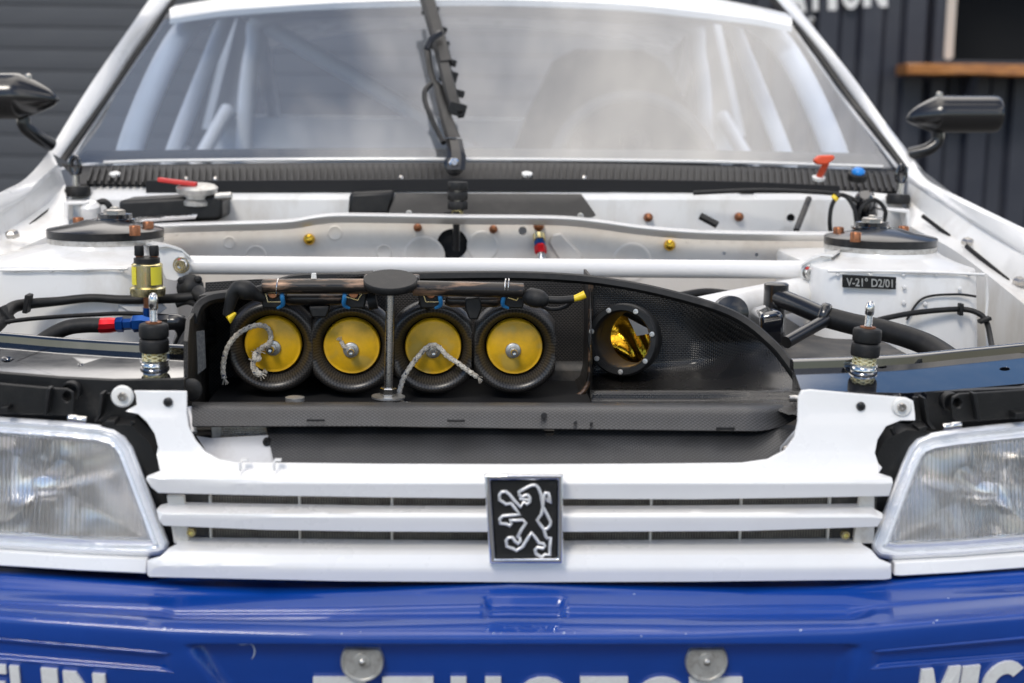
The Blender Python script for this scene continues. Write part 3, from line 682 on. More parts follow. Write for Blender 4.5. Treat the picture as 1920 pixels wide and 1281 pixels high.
sl_ = flat('slam_panel', 'black_gloss', cr(lp, 1), ZS, .028, holes=[circ(13, 674, 10, 3.6), circ(151, 684, 3, 1.2)], smooth=30, bevel=.003, seg=3)
sr_ = flat('slam_panel', 'black_gloss', rp_, ZS, .028, holes=[circ(1654, 688, 9, 3), circ(1884, 692, 10, 3.6), circ(1917, 659, 10, 3.4)], smooth=30, bevel=.003, seg=3)
for o_, tr in ((sl_, [(-90, 629), (0, 634), (104, 643), (208, 650), (352, 658)]), (sr_, [(1485, 684), (1600, 680), (1700, 675), (1800, 665), (1920, 653), (2010, 642)])):
    path = [Pt(a, b, z0=ZS+.003) for a, b in cr(tr, 5)]
    B(MB().sweep(path, [(-.006, -.006), (.005, -.006), (.004, .0035), (.001, .0055), (-.004, .0055), (-.006, .003)]), 'panel_lip', 'black_gloss', o_, smooth=50)
m = MB()
def front(tr, drop, name, par):
    rows = [[Pt(a, b, z0=ZS-.014)+Vector((0, .003, 0)) for a, b in tr], [Pt(a, b, z0=ZS-.014)+Vector((0, .006, -drop)) for a, b in tr]]
    return B(MB().slab(rows, (0, .004, 0)), name, 'black_plastic', par)
front([(-90, 692), (0, 699), (104, 708), (208, 713), (348, 709)], .022, 'panel_front', sl_); front([(1503, 730), (1600, 735), (1700, 737), (1920, 719), (2010, 710)], .022, 'panel_front', sr_)

def bonnet_pin(bx, by, tx, ty, y, k, par=None):
    b = P(bx, by, y); b.z = max(b.z, ZS) if True else b.z; t = P(tx, ty, y); ax = (t-b).normalized(); H = (t-b).length; e = k
    # e: metres per photo pixel here
    cup = B(MB().lathe([(26*e, -2*e), (26*e, 2*e), (24*e, 5*e), (27*e, 7*e), (27*e, 10*e), (20*e, 11*e)], b, ax, 32), 'bonnet_pin', 'bright_steel', par, smooth=50)
    m = MB()
    for dr in (1, -1):
        for ph in range(7):
            m.tube([b+ax*((9+17*i/8)*e)+22*e*(math.cos(2*math.pi*(ph/7+dr*i/8*.35))*frame(ax)[0]+math.sin(2*math.pi*(ph/7+dr*i/8*.35))*frame(ax)[1]) for i in range(9)], .9*e, 5)
    B(m, 'netting', 'net', cup)
    B(MB().lathe([(19*e, 9*e), (19*e, 27*e)], b, ax, 24), 'sleeve', 'zinc', cup)
    for h in (24, 52):
        B(MB().lathe([(22*e, h*e), (26.5*e, (h+1.5)*e), (27.5*e, (h+5)*e), (27.5*e, (h+22)*e), (26*e, (h+26)*e), (21*e, (h+28)*e), (8*e, (h+28)*e)], b, ax, 36), 'rubber_buffer', 'rubber', cup, smooth=50)
    B(MB().lathe([(15*e, 80*e), (15*e, 82.5*e), (8*e, 83*e)], b, ax, 24), 'washer', 'copper', cup)
    pr = []
    for i in range(11): pr += [(6.3*e, (80+i*2.6)*e), (7.6*e, (81.3+i*2.6)*e)]
    B(MB().lathe(pr, b, ax, 20), 'thread', 'bright_steel', cup, smooth=20)
    hs = H/e
    B(MB().lathe([(7.6*e, 106*e), (8.6*e, 108*e), (8.6*e, (hs-12)*e), (7*e, (hs-5)*e), (4*e, (hs-1)*e), (.5*e, hs*e)], b, ax, 24), 'pin', 'bright_steel', cup, smooth=50)
    q = b+ax*((hs-24)*e); B(MB().lathe([(4.4*e, -9.0*e), (4.4*e, 9.2*e)], q, (-.25, -1, 0), 16), 'pin_hole', 'dark', cup)
    return cup
bonnet_pin(290, 693, 287, 549, .165, .000535)
bonnet_pin(1618, 708, 1633, 564, .165, .000535)

# ---------------- carbon airbox
def floor_y(px, py, z): return Pz(px, py, z).y
ZF = .664
lobe = [(1107, 524), (1150, 530), (1200, 539), (1270, 556), (1330, 575), (1380, 596), (1420, 622), (1455, 656), (1480, 690), (1492, 720), (1497, 760), (1496, 775), (1480, 778), (1436, 762), (1300, 760), (1107, 757)]
redge = [(1330, 560), (1400, 596), (1455, 645), (1487, 690), (1500, 735), (1500, 775), (1480, 806), (1430, 815)]
def lobe_y(px, py):
    wall = .352; fl = floor_y(px, py, .660); k = itp([(1110, .07), (1300, .15), (1480, .26)], px); h = max(k-abs(wall-fl), 0)/k; y = min(wall, fl)-h*h*k*.25
    # the rounded right end comes forward
    e = sst(1290, 1510, px+max(0, 640-py)*.9)*.95; tgt = itp([(560, .30), (700, .22), (780, .13)], py); y = y-max(0, y-tgt)*e*.85
    lipy = itp([(750, .205), (765, .135), (778, .103), (808, .088)], py)
    q = max(.05-abs(y-lipy), 0)/.05
    return min(y, lipy)-q*q*.05*.25 if py > 735 else y
ring_c = (1168, 637)
air = SHT('airbox', 'carbon', lobe, lobe_y, holes=[circ(1172, 638, 46, 54)], step=(8, 6), th=.003, smooth=170)
# compartment behind the trumpets
SHT('compartment_back', 'carbon_in', [(385, 530), (480, 524), (700, 520), (1110, 522), (1120, 770), (380, 775)], .43, par=air, step=60, th=.003)
m = MB(); cw = [(1108, 522), (1108, 560), (1107, 640), (1106, 700), (1098, 728), (1080, 744), (1050, 752)]
m.slab([[P(a, b, .345) for a, b in cw], [P(a, b, .345)+Vector((0, .09, 0)) for a, b in cw]], (.003, 0, 0)); B(m, 'compartment_wall', 'carbon_in', air)
m = MB().tube([P(a, b, .342) for a, b in cr(cw, 4)], .0028, 8); B(m, 'wall_seam', 'bronze', air)
fz = .648
m = MB().slab([[(x, y, fz) for x in (-.335, .0, .09)] for y in (.13, .44)], (0, 0, -.003)); B(m, 'compartment_floor', 'dark', air)
m = MB(); 
lwall = [[P(352, b, .13) for b in (775, 680, 640)], [P(356, b, .20) for b in (772, 660, 600)], [P(384, b, .33) for b in (768, 660, 560)], [P(392, b, .43) for b in (765, 660, 552)]]
m.slab(lwall, (-.004, 0, 0)); B(m, 'side_wall', 'carbon_in', air, smooth=50)
m = MB().slab([[P(a, b, .315) for a, b in ((372, 560), (430, 553), (500, 545), (560, 525), (700, 518))], [P(a, b, .43) for a, b in ((388, 552), (440, 545), (500, 538), (560, 520), (700, 512))]], (0, 0, .003)); B(m, 'compartment_roof', 'carbon_in', air)
# lip along the front
lipx = list(range(360, 1505, 8))
def lipo(px): return itp([(360, 0), (700, 0), (960, 4), (1300, 8), (1480, 10)], px)
rows = []
for py, y in ((754, .150), (757, .128), (763, .112), (772, .104), (782, .099), (799, .088)):
    rows.append([P(min(px, 1497), py+lipo(px)*(py-740)/60-(py-754)*.62*max(0, (px-1415)/85)**2, y+.05*max(0, (px-1400)/100)**2) for px in lipx])
B(MB().slab(rows, (0, .004, -.002)), 'front_lip', 'carbon_grey', air, smooth=60)
for px, py, l in ((592, 788, 17), (855, 789, 17), (1360, 803, 18)):
    q = P(px, py, .0895+(.0 if px < 1300 else -.001)); m = MB().tube([q+Vector((-l*mpp(.09), 0, 0)), q+Vector((l*mpp(.09)*.2, -.001, 0)), q+Vector((l*mpp(.09), 0, 0))], .0012, 6); B(m, 'tie_wire', 'dark', air)
for px, py, r in ((1020, 780, 6), (1079, 793, 3.2), (1109, 795, 3.2)):
    B(MB().lathe([(r*mpp(.1), -.002), (r*mpp(.1), .002)], P(px, py, .096-(py-782)*.0005), (0, -1, .35), 18), 'lip_hole', 'dark', air)
# rubber edge trim
tr = [(364, 606), (367, 590), (376, 572), (398, 560), (440, 553), (480, 546), (520, 532), (570, 522), (700, 520), (900, 517), (1000, 518), (1085, 523), (1150, 531), (1230, 546), (1330, 573), (1395, 602), (1450, 648), (1482, 688), (1506, 723)]
tp = cr(tr, 5); path = [P(a, b, itp([(360, .24), (430, .29), (700, .33), (1100, .335), (1330, .31), (1450, .25), (1506, .20)], a)) for a, b in tp]
B(MB().sweep(path, [(-.0048, -.006), (.0048, -.006), (.0052, .002), (.003, .005), (-.003, .005), (-.0052, .002)], up=(0, -1, .25)), 'edge_trim', 'rubber', air, smooth=50)
# tape on the side wall, small rubber plug
B(MB().prism([P(368, 622, .171), P(383, 620, .181), P(386, 690, .185), P(371, 702, .172)], (-.0, .0008, 0)), 'tape_patch', 'tape', air)
B(MB().lathe([(.011, 0), (.011, .003), (.008, .005)], P(360, 730, .125), (-.2, -1, 0), 24), 'rubber_plug', 'rubber', air)
# carbon panel under the lip
SHT('duct_panel', 'carbon_grey', [(497, 794), (1000, 800), (1490, 806), (1480, 830), (1450, 872), (1400, 885), (525, 885), (512, 860)], lambda a, b: itp([(794, .112), (885, .050)], b), holes=[[(1021, 802), (1039, 802), (1039, 812), (1034, 818), (1026, 818), (1021, 812)]], step=60, th=.003)
SHT('side_bracket', 'grey_metal', [(368, 818), (395, 822), (505, 816), (514, 819), (516, 890), (430, 890), (395, 860)], lambda a, b: itp([(816, .098), (890, .06)], b), step=40, th=.002, bevel=.0006)
bolt(501, 827, .092, .004, None, 'bracket_screw', 'black_paint')
SHT('side_bracket', 'grey_metal', [(1497, 800), (1497, 850), (1460, 870), (1464, 838)], .072, step=40, th=.002, bevel=.0006)
bolt(1473, 843, .069, .004, None, 'bracket_screw', 'steel')
m = MB()
for k in range(6): m.box(P(458, 797+k*4.2, .118), (.055, .006, .0007))
for k in range(26): m.box(P(416+k*3.3, 807, .119), (.0005, .005, .014), Matrix.Rotation(.5 if k % 2 else -.5, 3, 'Y'))
o = B(m, 'cooler_core', 'alloy')
B(MB().pp([(396, 793), (415, 793), (415, 822), (396, 822)], .115, .02), 'cooler_tank', 'alloy', o, bevel=.001)
B(MB().tube([P(354, 766, .115), P(359, 785, .108), (P(362, 812, .10))], .004, 10), 'support_rod', 'grey_metal')
for py in (748, 777): B(MB().tube([P(1480, py, .14), P(1503, py-1, .14)], .0035, 10), 'support_rod', 'bright_steel')

# ---------------- intake trumpets
YT = .300; e = mpp(YT)
def uv_horn(o, c):
    me = o.data; uv = me.uv_layers.new(name='UVMap')
    for p in me.polygons:
        ang = []
        for li in p.loop_indices:
            v = me.vertices[me.loops[li].vertex_index].co-c; ang.append((li, math.atan2(v.z, v.x), math.hypot(v.x, v.z)+v.y*.8))
        a0 = ang[0][1]
        for li, a, r in ang:
            if a-a0 > math.pi: a -= 2*math.pi
            if a-a0 < -math.pi: a += 2*math.pi
            uv.data[li].uv = (a/(2*math.pi)*150, r/.0021)
horns = []
TC = [(509, 652), (658, 655), (812, 656), (966, 656)]
for i, (px, py) in enumerate(TC):
    c = P(px, py, YT)
    prof = [(30.0, .052), (30.6, .030), (31.2, .022), (34, .013), (38.5, .005), (42.5, .000), (46, .0005), (49, .005), (51, .011), (51.5, .018), (50, .022), (48.5, .018), (46, .007), (42.5, .0035), (39, .008), (36, .017), (34.5, .026), (33, .052)]
    m = MB().lathe([(a*.00105, b) for a, b in prof], c, (0, 1, .06), 72, clampx=.0428 if i in (1, 2) else .0455)
    h = B(m, 'intake_trumpet', 'carbon_horn', smooth=70); uv_horn(h, c); horns.append(h)
    B(MB().lathe([(.0340, .060), (.0340, .12)], c, (0, 1, .06), 32), 'throttle_body', 'dark', h)
    pr = 54*e
    B(MB().lathe([(pr, .024), (pr, .0145), (pr*.97, .0128), (pr*.90, .0132), (pr*.86, .0125), (pr*.5, .0095), (pr*.3, .009), (.002, .009)], c, (0, 1, .06), 48), 'bung', 'yellow', h, smooth=60)
    qx = {0: 3, 1: 0, 2: 0, 3: -4}[i]
    q = P(px+qx, py+(1 if i else 0), YT+.009)
    B(MB().lathe([(15*e, 0), (15*e, .0018), (13.5*e, .0026), (6*e, .0026)], q, (0, -1, -.06), 28), 'washer', 'alloy', h, smooth=50)
    a2 = Vector((-.12 if i < 1 else .05, -1, -.05))
    B(MB().lathe([(9.5*e, .002), (9.5*e, .006), (8.5*e, .0066)], q, a2, 6), 'nut', 'alloy', h, smooth=30)
    B(MB().lathe([(6.4*e, .006), (6.4*e, .0135), (5.6*e, .0148), (3.6*e, .0148), (3.2*e, .0105), (.0002, .0105)], q, a2, 20), 'stud', 'bright_steel', h, smooth=40)
    for a, b in (((-22, 38), (30, 30)) if i % 2 else ((-25, -30), (28, 32))):
        pass
def rope(pts, par, r=.0026, name='rope'):
    pth = cr(pts, 10); m = MB(); L_ = [0]
    for a, b in zip(pth, pth[1:]): L_.append(L_[-1]+(b-a).length)
    fr_ = []; t0 = (pth[1]-pth[0]).normalized(); u, v, _ = frame(t0)
    for i in range(len(pth)):
        t = (pth[min(i+1, len(pth)-1)]-pth[max(i-1, 0)]).normalized(); qd = t0.rotation_difference(t); u = qd @ u; u = (u-t*u.dot(t)).normalized(); v = t.cross(u); t0 = t; fr_.append((u.copy(), v.copy()))
    n = int(L_[-1]/.0008)
    def at(s):
        for i in range(len(pth)-1):
            if s <= L_[i+1] or i == len(pth)-2:
                k = (s-L_[i])/max(1e-9, L_[i+1]-L_[i]); return pth[i].lerp(pth[i+1], k), fr_[i]
    smp = [at(L_[-1]*j/n) for j in range(n+1)]
    for dr in (1, -1):
        for ph in range(4):
            q = []
            for j, (c, (u, v)) in enumerate(smp):
                a = 2*math.pi*ph/4+dr*2*math.pi*(L_[-1]*j/n)/.0115; rr = r*.70*(1+.16*math.cos(2*a*1.0+ph*math.pi*dr))
                q.append(c+rr*(math.cos(a)*u+math.sin(a)*v))
            m.tube(q, r*.42, 5)
    random.seed(len(pts))
    for end, dv in ((pth[0], pth[0]-pth[2]), (pth[-1], pth[-1]-pth[-3])):
        for k in range(7):
            d = (dv.normalized()+Vector((random.uniform(-.6, .6), random.uniform(-.6, .2), random.uniform(-.6, .6)))).normalized(); m.tube([end, end+d*.004, end+d*.007+Vector((0, 0, -.001))], .00035, 4)
    return B(m, name, 'rope', par, smooth=60)
y0 = YT-.004
rope([P(420, 709, YT-.012), P(418, 690, YT-.012), P(424, 658, YT-.012), P(440, 632, YT-.012), P(465, 615, YT-.010), P(488, 610, YT-.007), P(503, 617, YT), P(508, 632, YT+.004), P(503, 645, YT+.001), P(491, 652, YT+.002), P(482, 662, YT+.002), P(478, 672, YT), P(474, 684, YT), P(480, 694, YT), P(488, 701, YT)], horns[0])
m = MB(); rope([P(486, 660, YT), P(478, 664, YT-.004), P(478, 674, YT-.006), P(486, 672, YT-.003), P(482, 662, YT+.001)], horns[0], .0026, 'rope_knot')
rope([P(474, 680, YT), P(476, 694, YT-.003), P(483, 703, YT-.002), P(490, 700, YT+.002)], horns[0], .0026, 'rope_knot')
rope([P(640, 641, YT+.006), P(645, 650, YT+.004), P(652, 654, YT+.006)], horns[1], .0022)
rope([P(748, 752, YT-.02), P(749, 735, YT-.014), P(757, 708, YT-.008), P(772, 684, YT-.001), P(789, 663, YT), P(800, 652, YT), P(812, 647, YT), P(824, 652, YT), P(838, 667, YT-.002), P(860, 682, YT-.008), P(880, 697, YT-.01), P(895, 707, YT-.01)], horns[2])
rope([P(745, 750, YT-.02), P(757, 756, YT-.03), P(764, 757, YT-.035)], horns[2], .002, 'rope_tail')

# ---------------- fuel rail, injectors, post
YR = .268
rail = B(MB().tube([P(492, 537, YR), P(690, 537, YR)], 14.5*mpp(YR), 20).tube([P(774, 540, YR), P(982, 545, YR)], 14.5*mpp(YR), 20), 'fuel_rail', 'bronze', smooth=60, bevel=.001)
B(MB().pp([(680, 520), (786, 520), (786, 548), (776, 550), (690, 550), (680, 546)], YR+.002, .03), 'rail_block', 'bronze', rail, bevel=.002)
pad_c = P(732, 527, YR-.012)
ax = Vector((0, -.26, 1)).normalized()
B(MB().lathe([(48*mpp(YR), -.006), (50*mpp(YR), -.005), (50.5*mpp(YR), .001), (49*mpp(YR), .0025), (.001, .003)], pad_c, ax, 48), 'rubber_pad', 'rubber', rail, smooth=50)
pt, pb = P(732, 548, .262), P(728, 742, .262)
post = B(MB().tube([pt, pb, pb+(pb-pt).normalized()*.012], 8.2*mpp(.26), 20), 'support_post', 'steel', smooth=60)
pa = (pt-pb).normalized()
B(MB().lathe([(14*mpp(.26), 0), (15.5*mpp(.26), .001), (15.5*mpp(.26), .008), (14*mpp(.26), .009)], pb, pa, 6), 'nut', 'bright_steel', post, smooth=30)
B(MB().lathe([(32*mpp(.26), -.0022), (32*mpp(.26), -.0004), (10*mpp(.26), -.0002)], pb, pa, 32), 'washer', 'alloy', post)
B(MB().lathe([(.010, 0), (.010, .004), (.006, .0045)], P(553, 752, .20), (0, 0, 1), 24), 'floor_stud', 'alloy')
for x0, x1, py in ((538, 640, 560), (842, 935, 564)):
    B(MB().tube([P(x0-6, py-3, YR+.025), P(x0+4, py, YR+.025), P(x1-4, py, YR+.025), P(x1+6, py-4, YR+.025)], [11*mpp(YR), 13*mpp(YR), 13*mpp(YR), 11*mpp(YR)], 16), 'damper_body', 'bronze', rail, bevel=.001)
B(MB().tube([P(706, 562, YR+.02), P(690, 565, YR+.02)], .010, 12), 'wiring_boot', 'rubber', rail, smooth=60)
B(MB().tube([P(790, 556, YR+.02), P(812, 566, YR+.02)], [.009, .012], 12), 'wiring_boot', 'rubber', rail, smooth=60)
m = MB().pp([(872, 560), (900, 556), (904, 578), (896, 600), (880, 600), (872, 580)], YR+.012, .02); B(m, 'rail_clamp', 'black_plastic', rail, bevel=.002)
m = MB().pp([(578, 575), (618, 575), (612, 596), (584, 596)], YR+.012, .02); B(m, 'rail_clamp', 'black_plastic', rail, bevel=.002)
for cx, sgn in ((512, 1), (663, -1), (808, 1), (961, -1)):
    w_ = [(-15, 548), (-10, 566), (14, 566 if sgn > 0 else 548)] if sgn > 0 else [(-16, 556), (8, 563), (18, 546)]
    B(MB().pp([(cx-24, 552), (cx+24, 552), (cx+20, 578), (cx-20, 578)], YR+.008, .03), 'injector_plug', 'black_plastic', rail, bevel=.0015)
    B(MB().tube([P(cx+a, b, YR-.002) for a, b in w_], .0007, 6), 'wire_clip', 'zinc', rail)
    B(MB().lathe([(.006, 0), (.005, .003)], P(cx, 550, YR+.006), (0, -1, .1), 16), 'injector_cap', 'copper', rail)
    B(MB().tube(cr([P(cx+(16*sgn), 545, YR+.002), P(cx+17*sgn, 557, YR-.001), P(cx+18*sgn, 572, YR+.004), P(cx+8*sgn, 578, YR+.008)], 4), [.0018, .0026, .0022, .0015], 8), 'blue_sleeve', 'blue_wire', rail)
for px in (520, 946, 952):
    q = P(px, 538, YR); B(MB().tube([q+15.6*mpp(YR)*Vector((.12*math.sin(a), -math.cos(a), math.sin(a))) for a in [R(-80+20*k) for k in range(10)]], .0008, 6), 'tie_wire', 'bright_steel', rail)
B(MB().pp([(584, 513), (592, 513), (593, 524), (583, 524)], YR, .006), 'cable_tie_tail', 'nylon', rail)
# connector boots
cb = B(MB().tube(cr([P(985, 560, YR), P(996, 558, YR-.004), P(1008, 560, YR-.008), P(1020, 562, YR-.010), P(1028, 562, YR-.010)], 4), [.007, .0105, .0105, .0085, .0045], 18), 'connector_boot', 'rubber', smooth=60)
B(MB().tube(cr([P(1026, 562, YR-.01), P(1050, 563, YR-.012), P(1076, 561, YR-.012)], 4), .0042, 12), 'boot_tube', 'rubber', cb)
B(MB().tube([P(1074, 561, YR-.012), P(1086, 557, YR-.012), P(1097, 552, YR-.012)], [.0033, .0040, .0044], 12), 'yellow_tip', 'yellow_cap', cb)
B(MB().tube(cr([P(1010, 573, YR), P(1035, 580, YR), P(1058, 576, YR), P(1072, 566, YR-.004)], 5), .0022, 8), 'wire', 'rubber', cb)
cb2 = B(MB().tube(cr([P(494, 560, YR), P(478, 552, YR-.004), P(462, 545, YR-.008), P(448, 542, YR-.008), P(437, 552, YR-.008), P(431, 572, YR-.008), P(426, 592, YR-.008)], 4), [.005, .007, .0108, .0095, .0075, .0062, .005], 18), 'connector_boot', 'rubber', smooth=60)
B(MB().tube([P(424, 592, YR-.01), P(430, 599, YR-.012), P(442, 587, YR-.010)], [.0012, .0048, .0015], 10), 'yellow_tip', 'yellow_cap', cb2)

# ---------------- inspection ring in the lobe wall
rc = P(*ring_c, .327); ra = Vector((-.42, -1, .10)).normalized(); e2 = mpp(.33)
m = MB().lathe([(53*e2, -.022), (68*e2, -.020), (70*e2, -.002), (69*e2, .004), (66*e2, .006), (57*e2, .006), (54*e2, .003), (52*e2, -.004), (51*e2, -.03), (50.5*e2, -.055), (55*e2, -.055)], rc, ra, 56, closed=True)
ring = B(m, 'inspection_ring', 'black_plastic', smooth=40)
u, v, _ = frame(ra)
for k in range(7):
    a = R(12+k*360/7); q = rc+ra*.0058+61*e2*(math.cos(a)*u+math.sin(a)*v)
    B(MB().lathe([(5.2*e2, 0), (4.8*e2, .0016), (2.2*e2, .0018), (1.8*e2, .0008)], q, ra, 14), 'ring_screw', 'alloy', ring)
# what shows through it
rows = []
def fold(a, b): return -.004*math.sin(a*95+1.3*math.sin(b*70))+.004*math.sin(b*120+a*60)+.0022*math.sin((a+b)*210+2*math.sin(a*90))
for i in range(27):
    rows.append([rc-ra*(.10+fold((i-13)*.0032, (j-13)*.0032))+u*((i-15)*.0032)+v*((j-17)*.0032) for j in range(27)])
B(MB().slab(rows, ra*-.001), 'gold_foil', 'gold_foil', None, smooth=60)
def ruv(a, b, d): return rc-ra*d+u*a+v*b
B(MB().tube([ruv(-.030, .040, .055), ruv(.045, .004, .055)], .0075, 14), 'bay_hose', 'rubber')
B(MB().prism([ruv(-.022, .034, .075), ruv(-.004, .000, .075), ruv(.016, .004, .075), ruv(.040, .016, .075)], ra*-.003), 'bay_plate', 'white_bay')

# ---------------- strut towers, brace, bulkhead
def sup(cx, cy, rx, ry, n, k):
    out = []
    for i in range(k):
        a = 2*math.pi*i/k; c, s = math.cos(a), math.sin(a); q = (abs(c)**n+abs(s)**n)**(-1/n); out.append((cx+rx*q*c, cy+ry*q*s))
    return out
def tower(side, pc, seam, zseam_py, col_px, bolts, nut):
    yc = .76; c = P(*pc, yc); r = 105*mpp(yc)
    sx0 = P(seam[0], zseam_py, .615).x; sx1 = P(seam[1], zseam_py, .615).x; zs = P((seam[0]+seam[1])/2, zseam_py, .615).z
    mid = (sx0+sx1)/2; hw = (sx1-sx0)/2; K_ = 64
    def sec(l, z): return [Vector((a, b, z)) for a, b in l]
    rg = [sec(sup(c.x, yc, r*.98, r*.98, 2, K_), c.z-.016), sec(sup(c.x+side*.004, yc, r*1.02, r*1.02, 2.2, K_), c.z-.022)]
    rg.append(sec(sup(mid, .765, hw*.985, .148, 9, K_), zs+.003)); rg.append(sec(sup(mid, .765, hw, .150, 9, K_), zs-.003))
    rg.append(sec(sup(mid+side*.004, .763, hw*1.03, .155, 8, K_), zs-.10)); rg.append(sec(sup(mid+side*.01, .76, hw*1.08, .165, 6, K_), zs-.34))
    tw = B(MB().rings(rg), 'strut_tower', 'white_bay', smooth=40, bevel=.002)
    B(MB().lathe([(r*.99, -.0165), (r*1.0, -.0155), (r*1.0, -.0095), (r*.98, -.009)], c, (0, 0, 1), 64), 'shim_ring', 'alloy', tw, smooth=40)
    B(MB().lathe([(r*.985, -.0092), (r*1.005, -.0085), (r*1.005, .001), (r*.985, .0022), (r*.6, .008), (r*.34, .014), (r*.10, .014)], c, (0, 0, 1), 64), 'top_plate', 'black_paint', tw, smooth=30)
    q = P(*col_px, yc+.01); q.z = c.z+.012
    B(MB().lathe([(.030, 0), (.030, .003), (.024, .004), (.024, .010), (.016, .011)], q, (0, 0, 1), 32), 'bearing_collar', 'black_gloss', tw, smooth=40)
    B(MB().lathe([(.015, .010), (.0155, .011), (.0155, .015), (.012, .0165), (.006, .0165), (.006, .019), (.004, .020)], q, (0, 0, 1), 6), 'top_nut', 'steel', tw, smooth=30)
    for (px, py) in bolts:
        b = Pz(px, py+8, c.z+.004); B(MB().lathe([(.0075, -.004), (.0078, .008), (.0068, .0095), (.004, .0095), (.0035, .005)], b, (0, 0, 1), 14), 'plate_bolt', 'copper', tw)
    random.seed(side+9)
    for k in range(5):                            # seam blobs
        px = seam[0]+(seam[1]-seam[0])*(k+.5)/5; q = P(px, zseam_py+2, .612); B(MB().lathe([(.0032, 0), (.0026, .0010), (.001, .0016)], q, (0, -1, .4), 12), 'seam_rivet', 'white_bay', tw)
    return tw
twl = tower(-1, (198, 431), (-70, 262), 505, (215, 412), [(253, 428), (278, 420), (147, 412)], None)
twr = tower(1, (1651, 446), (1540, 1848), 512, (1635, 424), [(1604, 440), (1572, 430), (1694, 428)], None)
for px, py in ((1696, 539), (1800, 542), (1695, 568), (1735, 570)):
    B(MB().lathe([(.0032, 0), (.0026, .0012), (.001, .0018)], P(px, py, .609), (0, -1, 0), 12), 'panel_rivet', 'white_bay', twr if px > 900 else twl)
# brace
YB = .70
brc = B(MB().tube([P(352, 497, YB), P(1508, 506, YB)], 17.5*mpp(YB), 28), 'strut_brace', 'white_tube', smooth=60)
for side, poly, bxy in ((-1, [(296, 462), (322, 461), (345, 474), (358, 485), (358, 510), (346, 519), (330, 528), (310, 524), (300, 500)], (340, 497)), (1, [(1560, 480), (1530, 481), (1508, 492), (1499, 504), (1502, 522), (1516, 534), (1535, 540), (1545, 541), (1556, 520)], (1519, 512))):
    SHT('brace_bracket', 'white_bay', poly, lambda a, b: YB-.018+abs(a-(340 if side < 0 else 1519))*.0003, par=brc, step=30, th=.005, bevel=.0015)
    top = ([(296, 460), (312, 458), (340, 466), (358, 482)], [(250, 452), (280, 450), (310, 456), (330, 462)]) if side < 0 else ([(1562, 478), (1540, 476), (1520, 484), (1502, 496)], [(1585, 462), (1560, 468), (1545, 476), (1538, 480)])
    B(MB().slab([[P(a, b, YB-.019) for a, b in top[0]], [P(a, b, YB+.05) for a, b in top[1]]], (0, 0, -.003)), 'bracket_gusset', 'white_bay', brc)
    bolt(*bxy, YB-.020, .0085, brc, 'brace_bolt', 'bright_steel', washer=.0115, hgt=.008)
    q = P(bxy[0]-4, bxy[1]-8, YB-.0262); B(MB().lathe([(.0028, 0), (.002, .0006)], q, (0, -1, 0), 8), 'paint_mark', 'red_plastic', brc)
B(MB().tube([P(1535, 545, .72), P(1380, 575, .60), P(1180, 615, .52)], [.024, .023, .022], 24), 'lower_brace', 'white_bay', smooth=60)
# lower bulkhead
def scuttle_y(a, b): return 1.052-.040*sst(345, 374, b)+.0975*((a-905)/760.)**2
bk = SHT('bulkhead', 'white_bulk', [(180, 440), (300, 432), (560, 420), (640, 412), (1060, 414), (1200, 434), (1330, 444), (1600, 446), (1700, 600), (1700, 760), (160, 760), (160, 600)], .935, holes=[circ(848, 458, 29), circ(980, 433, 8), circ(1048, 452, 4.5), circ(1358, 475, 3.5), circ(1419, 478, 3.5)], step=60, th=.004)
fl = cr([(230, 436), (300, 428), (420, 424), (540, 420), (600, 411), (660, 408), (860, 411), (1040, 413), (1120, 420), (1200, 431), (1300, 439), (1420, 442), (1565, 443)], 6)
B(MB().sweep([P(a, b, .905) for a, b in fl], [(-.002, -.0075), (.006, -.0075), (.030, .004), (.030, .0065), (.0, .0075), (-.004, .0)], up=(0, 0, 1)), 'bulkhead_flange', 'white_tube', bk, smooth=40, bevel=.0015)
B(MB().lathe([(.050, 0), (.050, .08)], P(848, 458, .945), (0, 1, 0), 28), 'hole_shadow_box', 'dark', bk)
for px, py, r, mt in ((580, 449, 11, 'gold'), (1255, 460, 11, 'gold'), (783, 427, 8, 'copper'), (925, 430, 8, 'copper'), (1010, 424, 10, 'copper'), (1215, 408, 9, 'copper'), (1385, 407, 9, 'copper')):
    yy = .933 if py > 415 else scuttle_y(px, py)-.002
    B(MB().lathe([(r*mpp(.93), 0), (r*mpp(.93)*.95, .008), (r*.6*mpp(.93), .012), (r*.2*mpp(.93), .013)], P(px, py, yy), (0, -1, .1), 20), 'bulkhead_grommet', mt, bk, smooth=50)
for px, py, r in ((628, 437, 14), (720, 473, 15), (905, 462, 30), (795, 482, 40), (1185, 492, 38), (480, 480, 20), (430, 455, 12)):
    B(MB().lathe([(r*mpp(.93), 0), (r*.97*mpp(.93), .0006), (r*.88*mpp(.93), .0011), (r*.8*mpp(.93), .0005), (.001, .0005)], P(px, py, .935), (0, -1, 0), 32), 'pressed_disc', 'white_bulk', bk, smooth=40)
B(MB().pp([(1035, 440), (1052, 437), (1092, 478), (1090, 500), (1055, 500), (1028, 455)], .931, .006), 'pressed_boss', 'white_bulk', bk, bevel=.003)
m = MB(); f0 = P(1011, 447, .925); f1 = P(1016, 490, .90); fa = (f1-f0).normalized()
ft = B(MB().lathe([(.0095, -.006), (.0095, .004), (.007, .005)], f0, fa, 20), 'hose_fitting', 'zinc', bk)
B(MB().lathe([(.0085, .004), (.0085, .012), (.007, .013), (.007, .015)], f0, fa, 6), 'blue_nut', 'blue_anod', bk, smooth=30)
B(MB().lathe([(.009, .014), (.0095, .016), (.0095, .026), (.008, .028)], f0, fa, 6), 'red_nut', 'red_anod', bk, smooth=30)
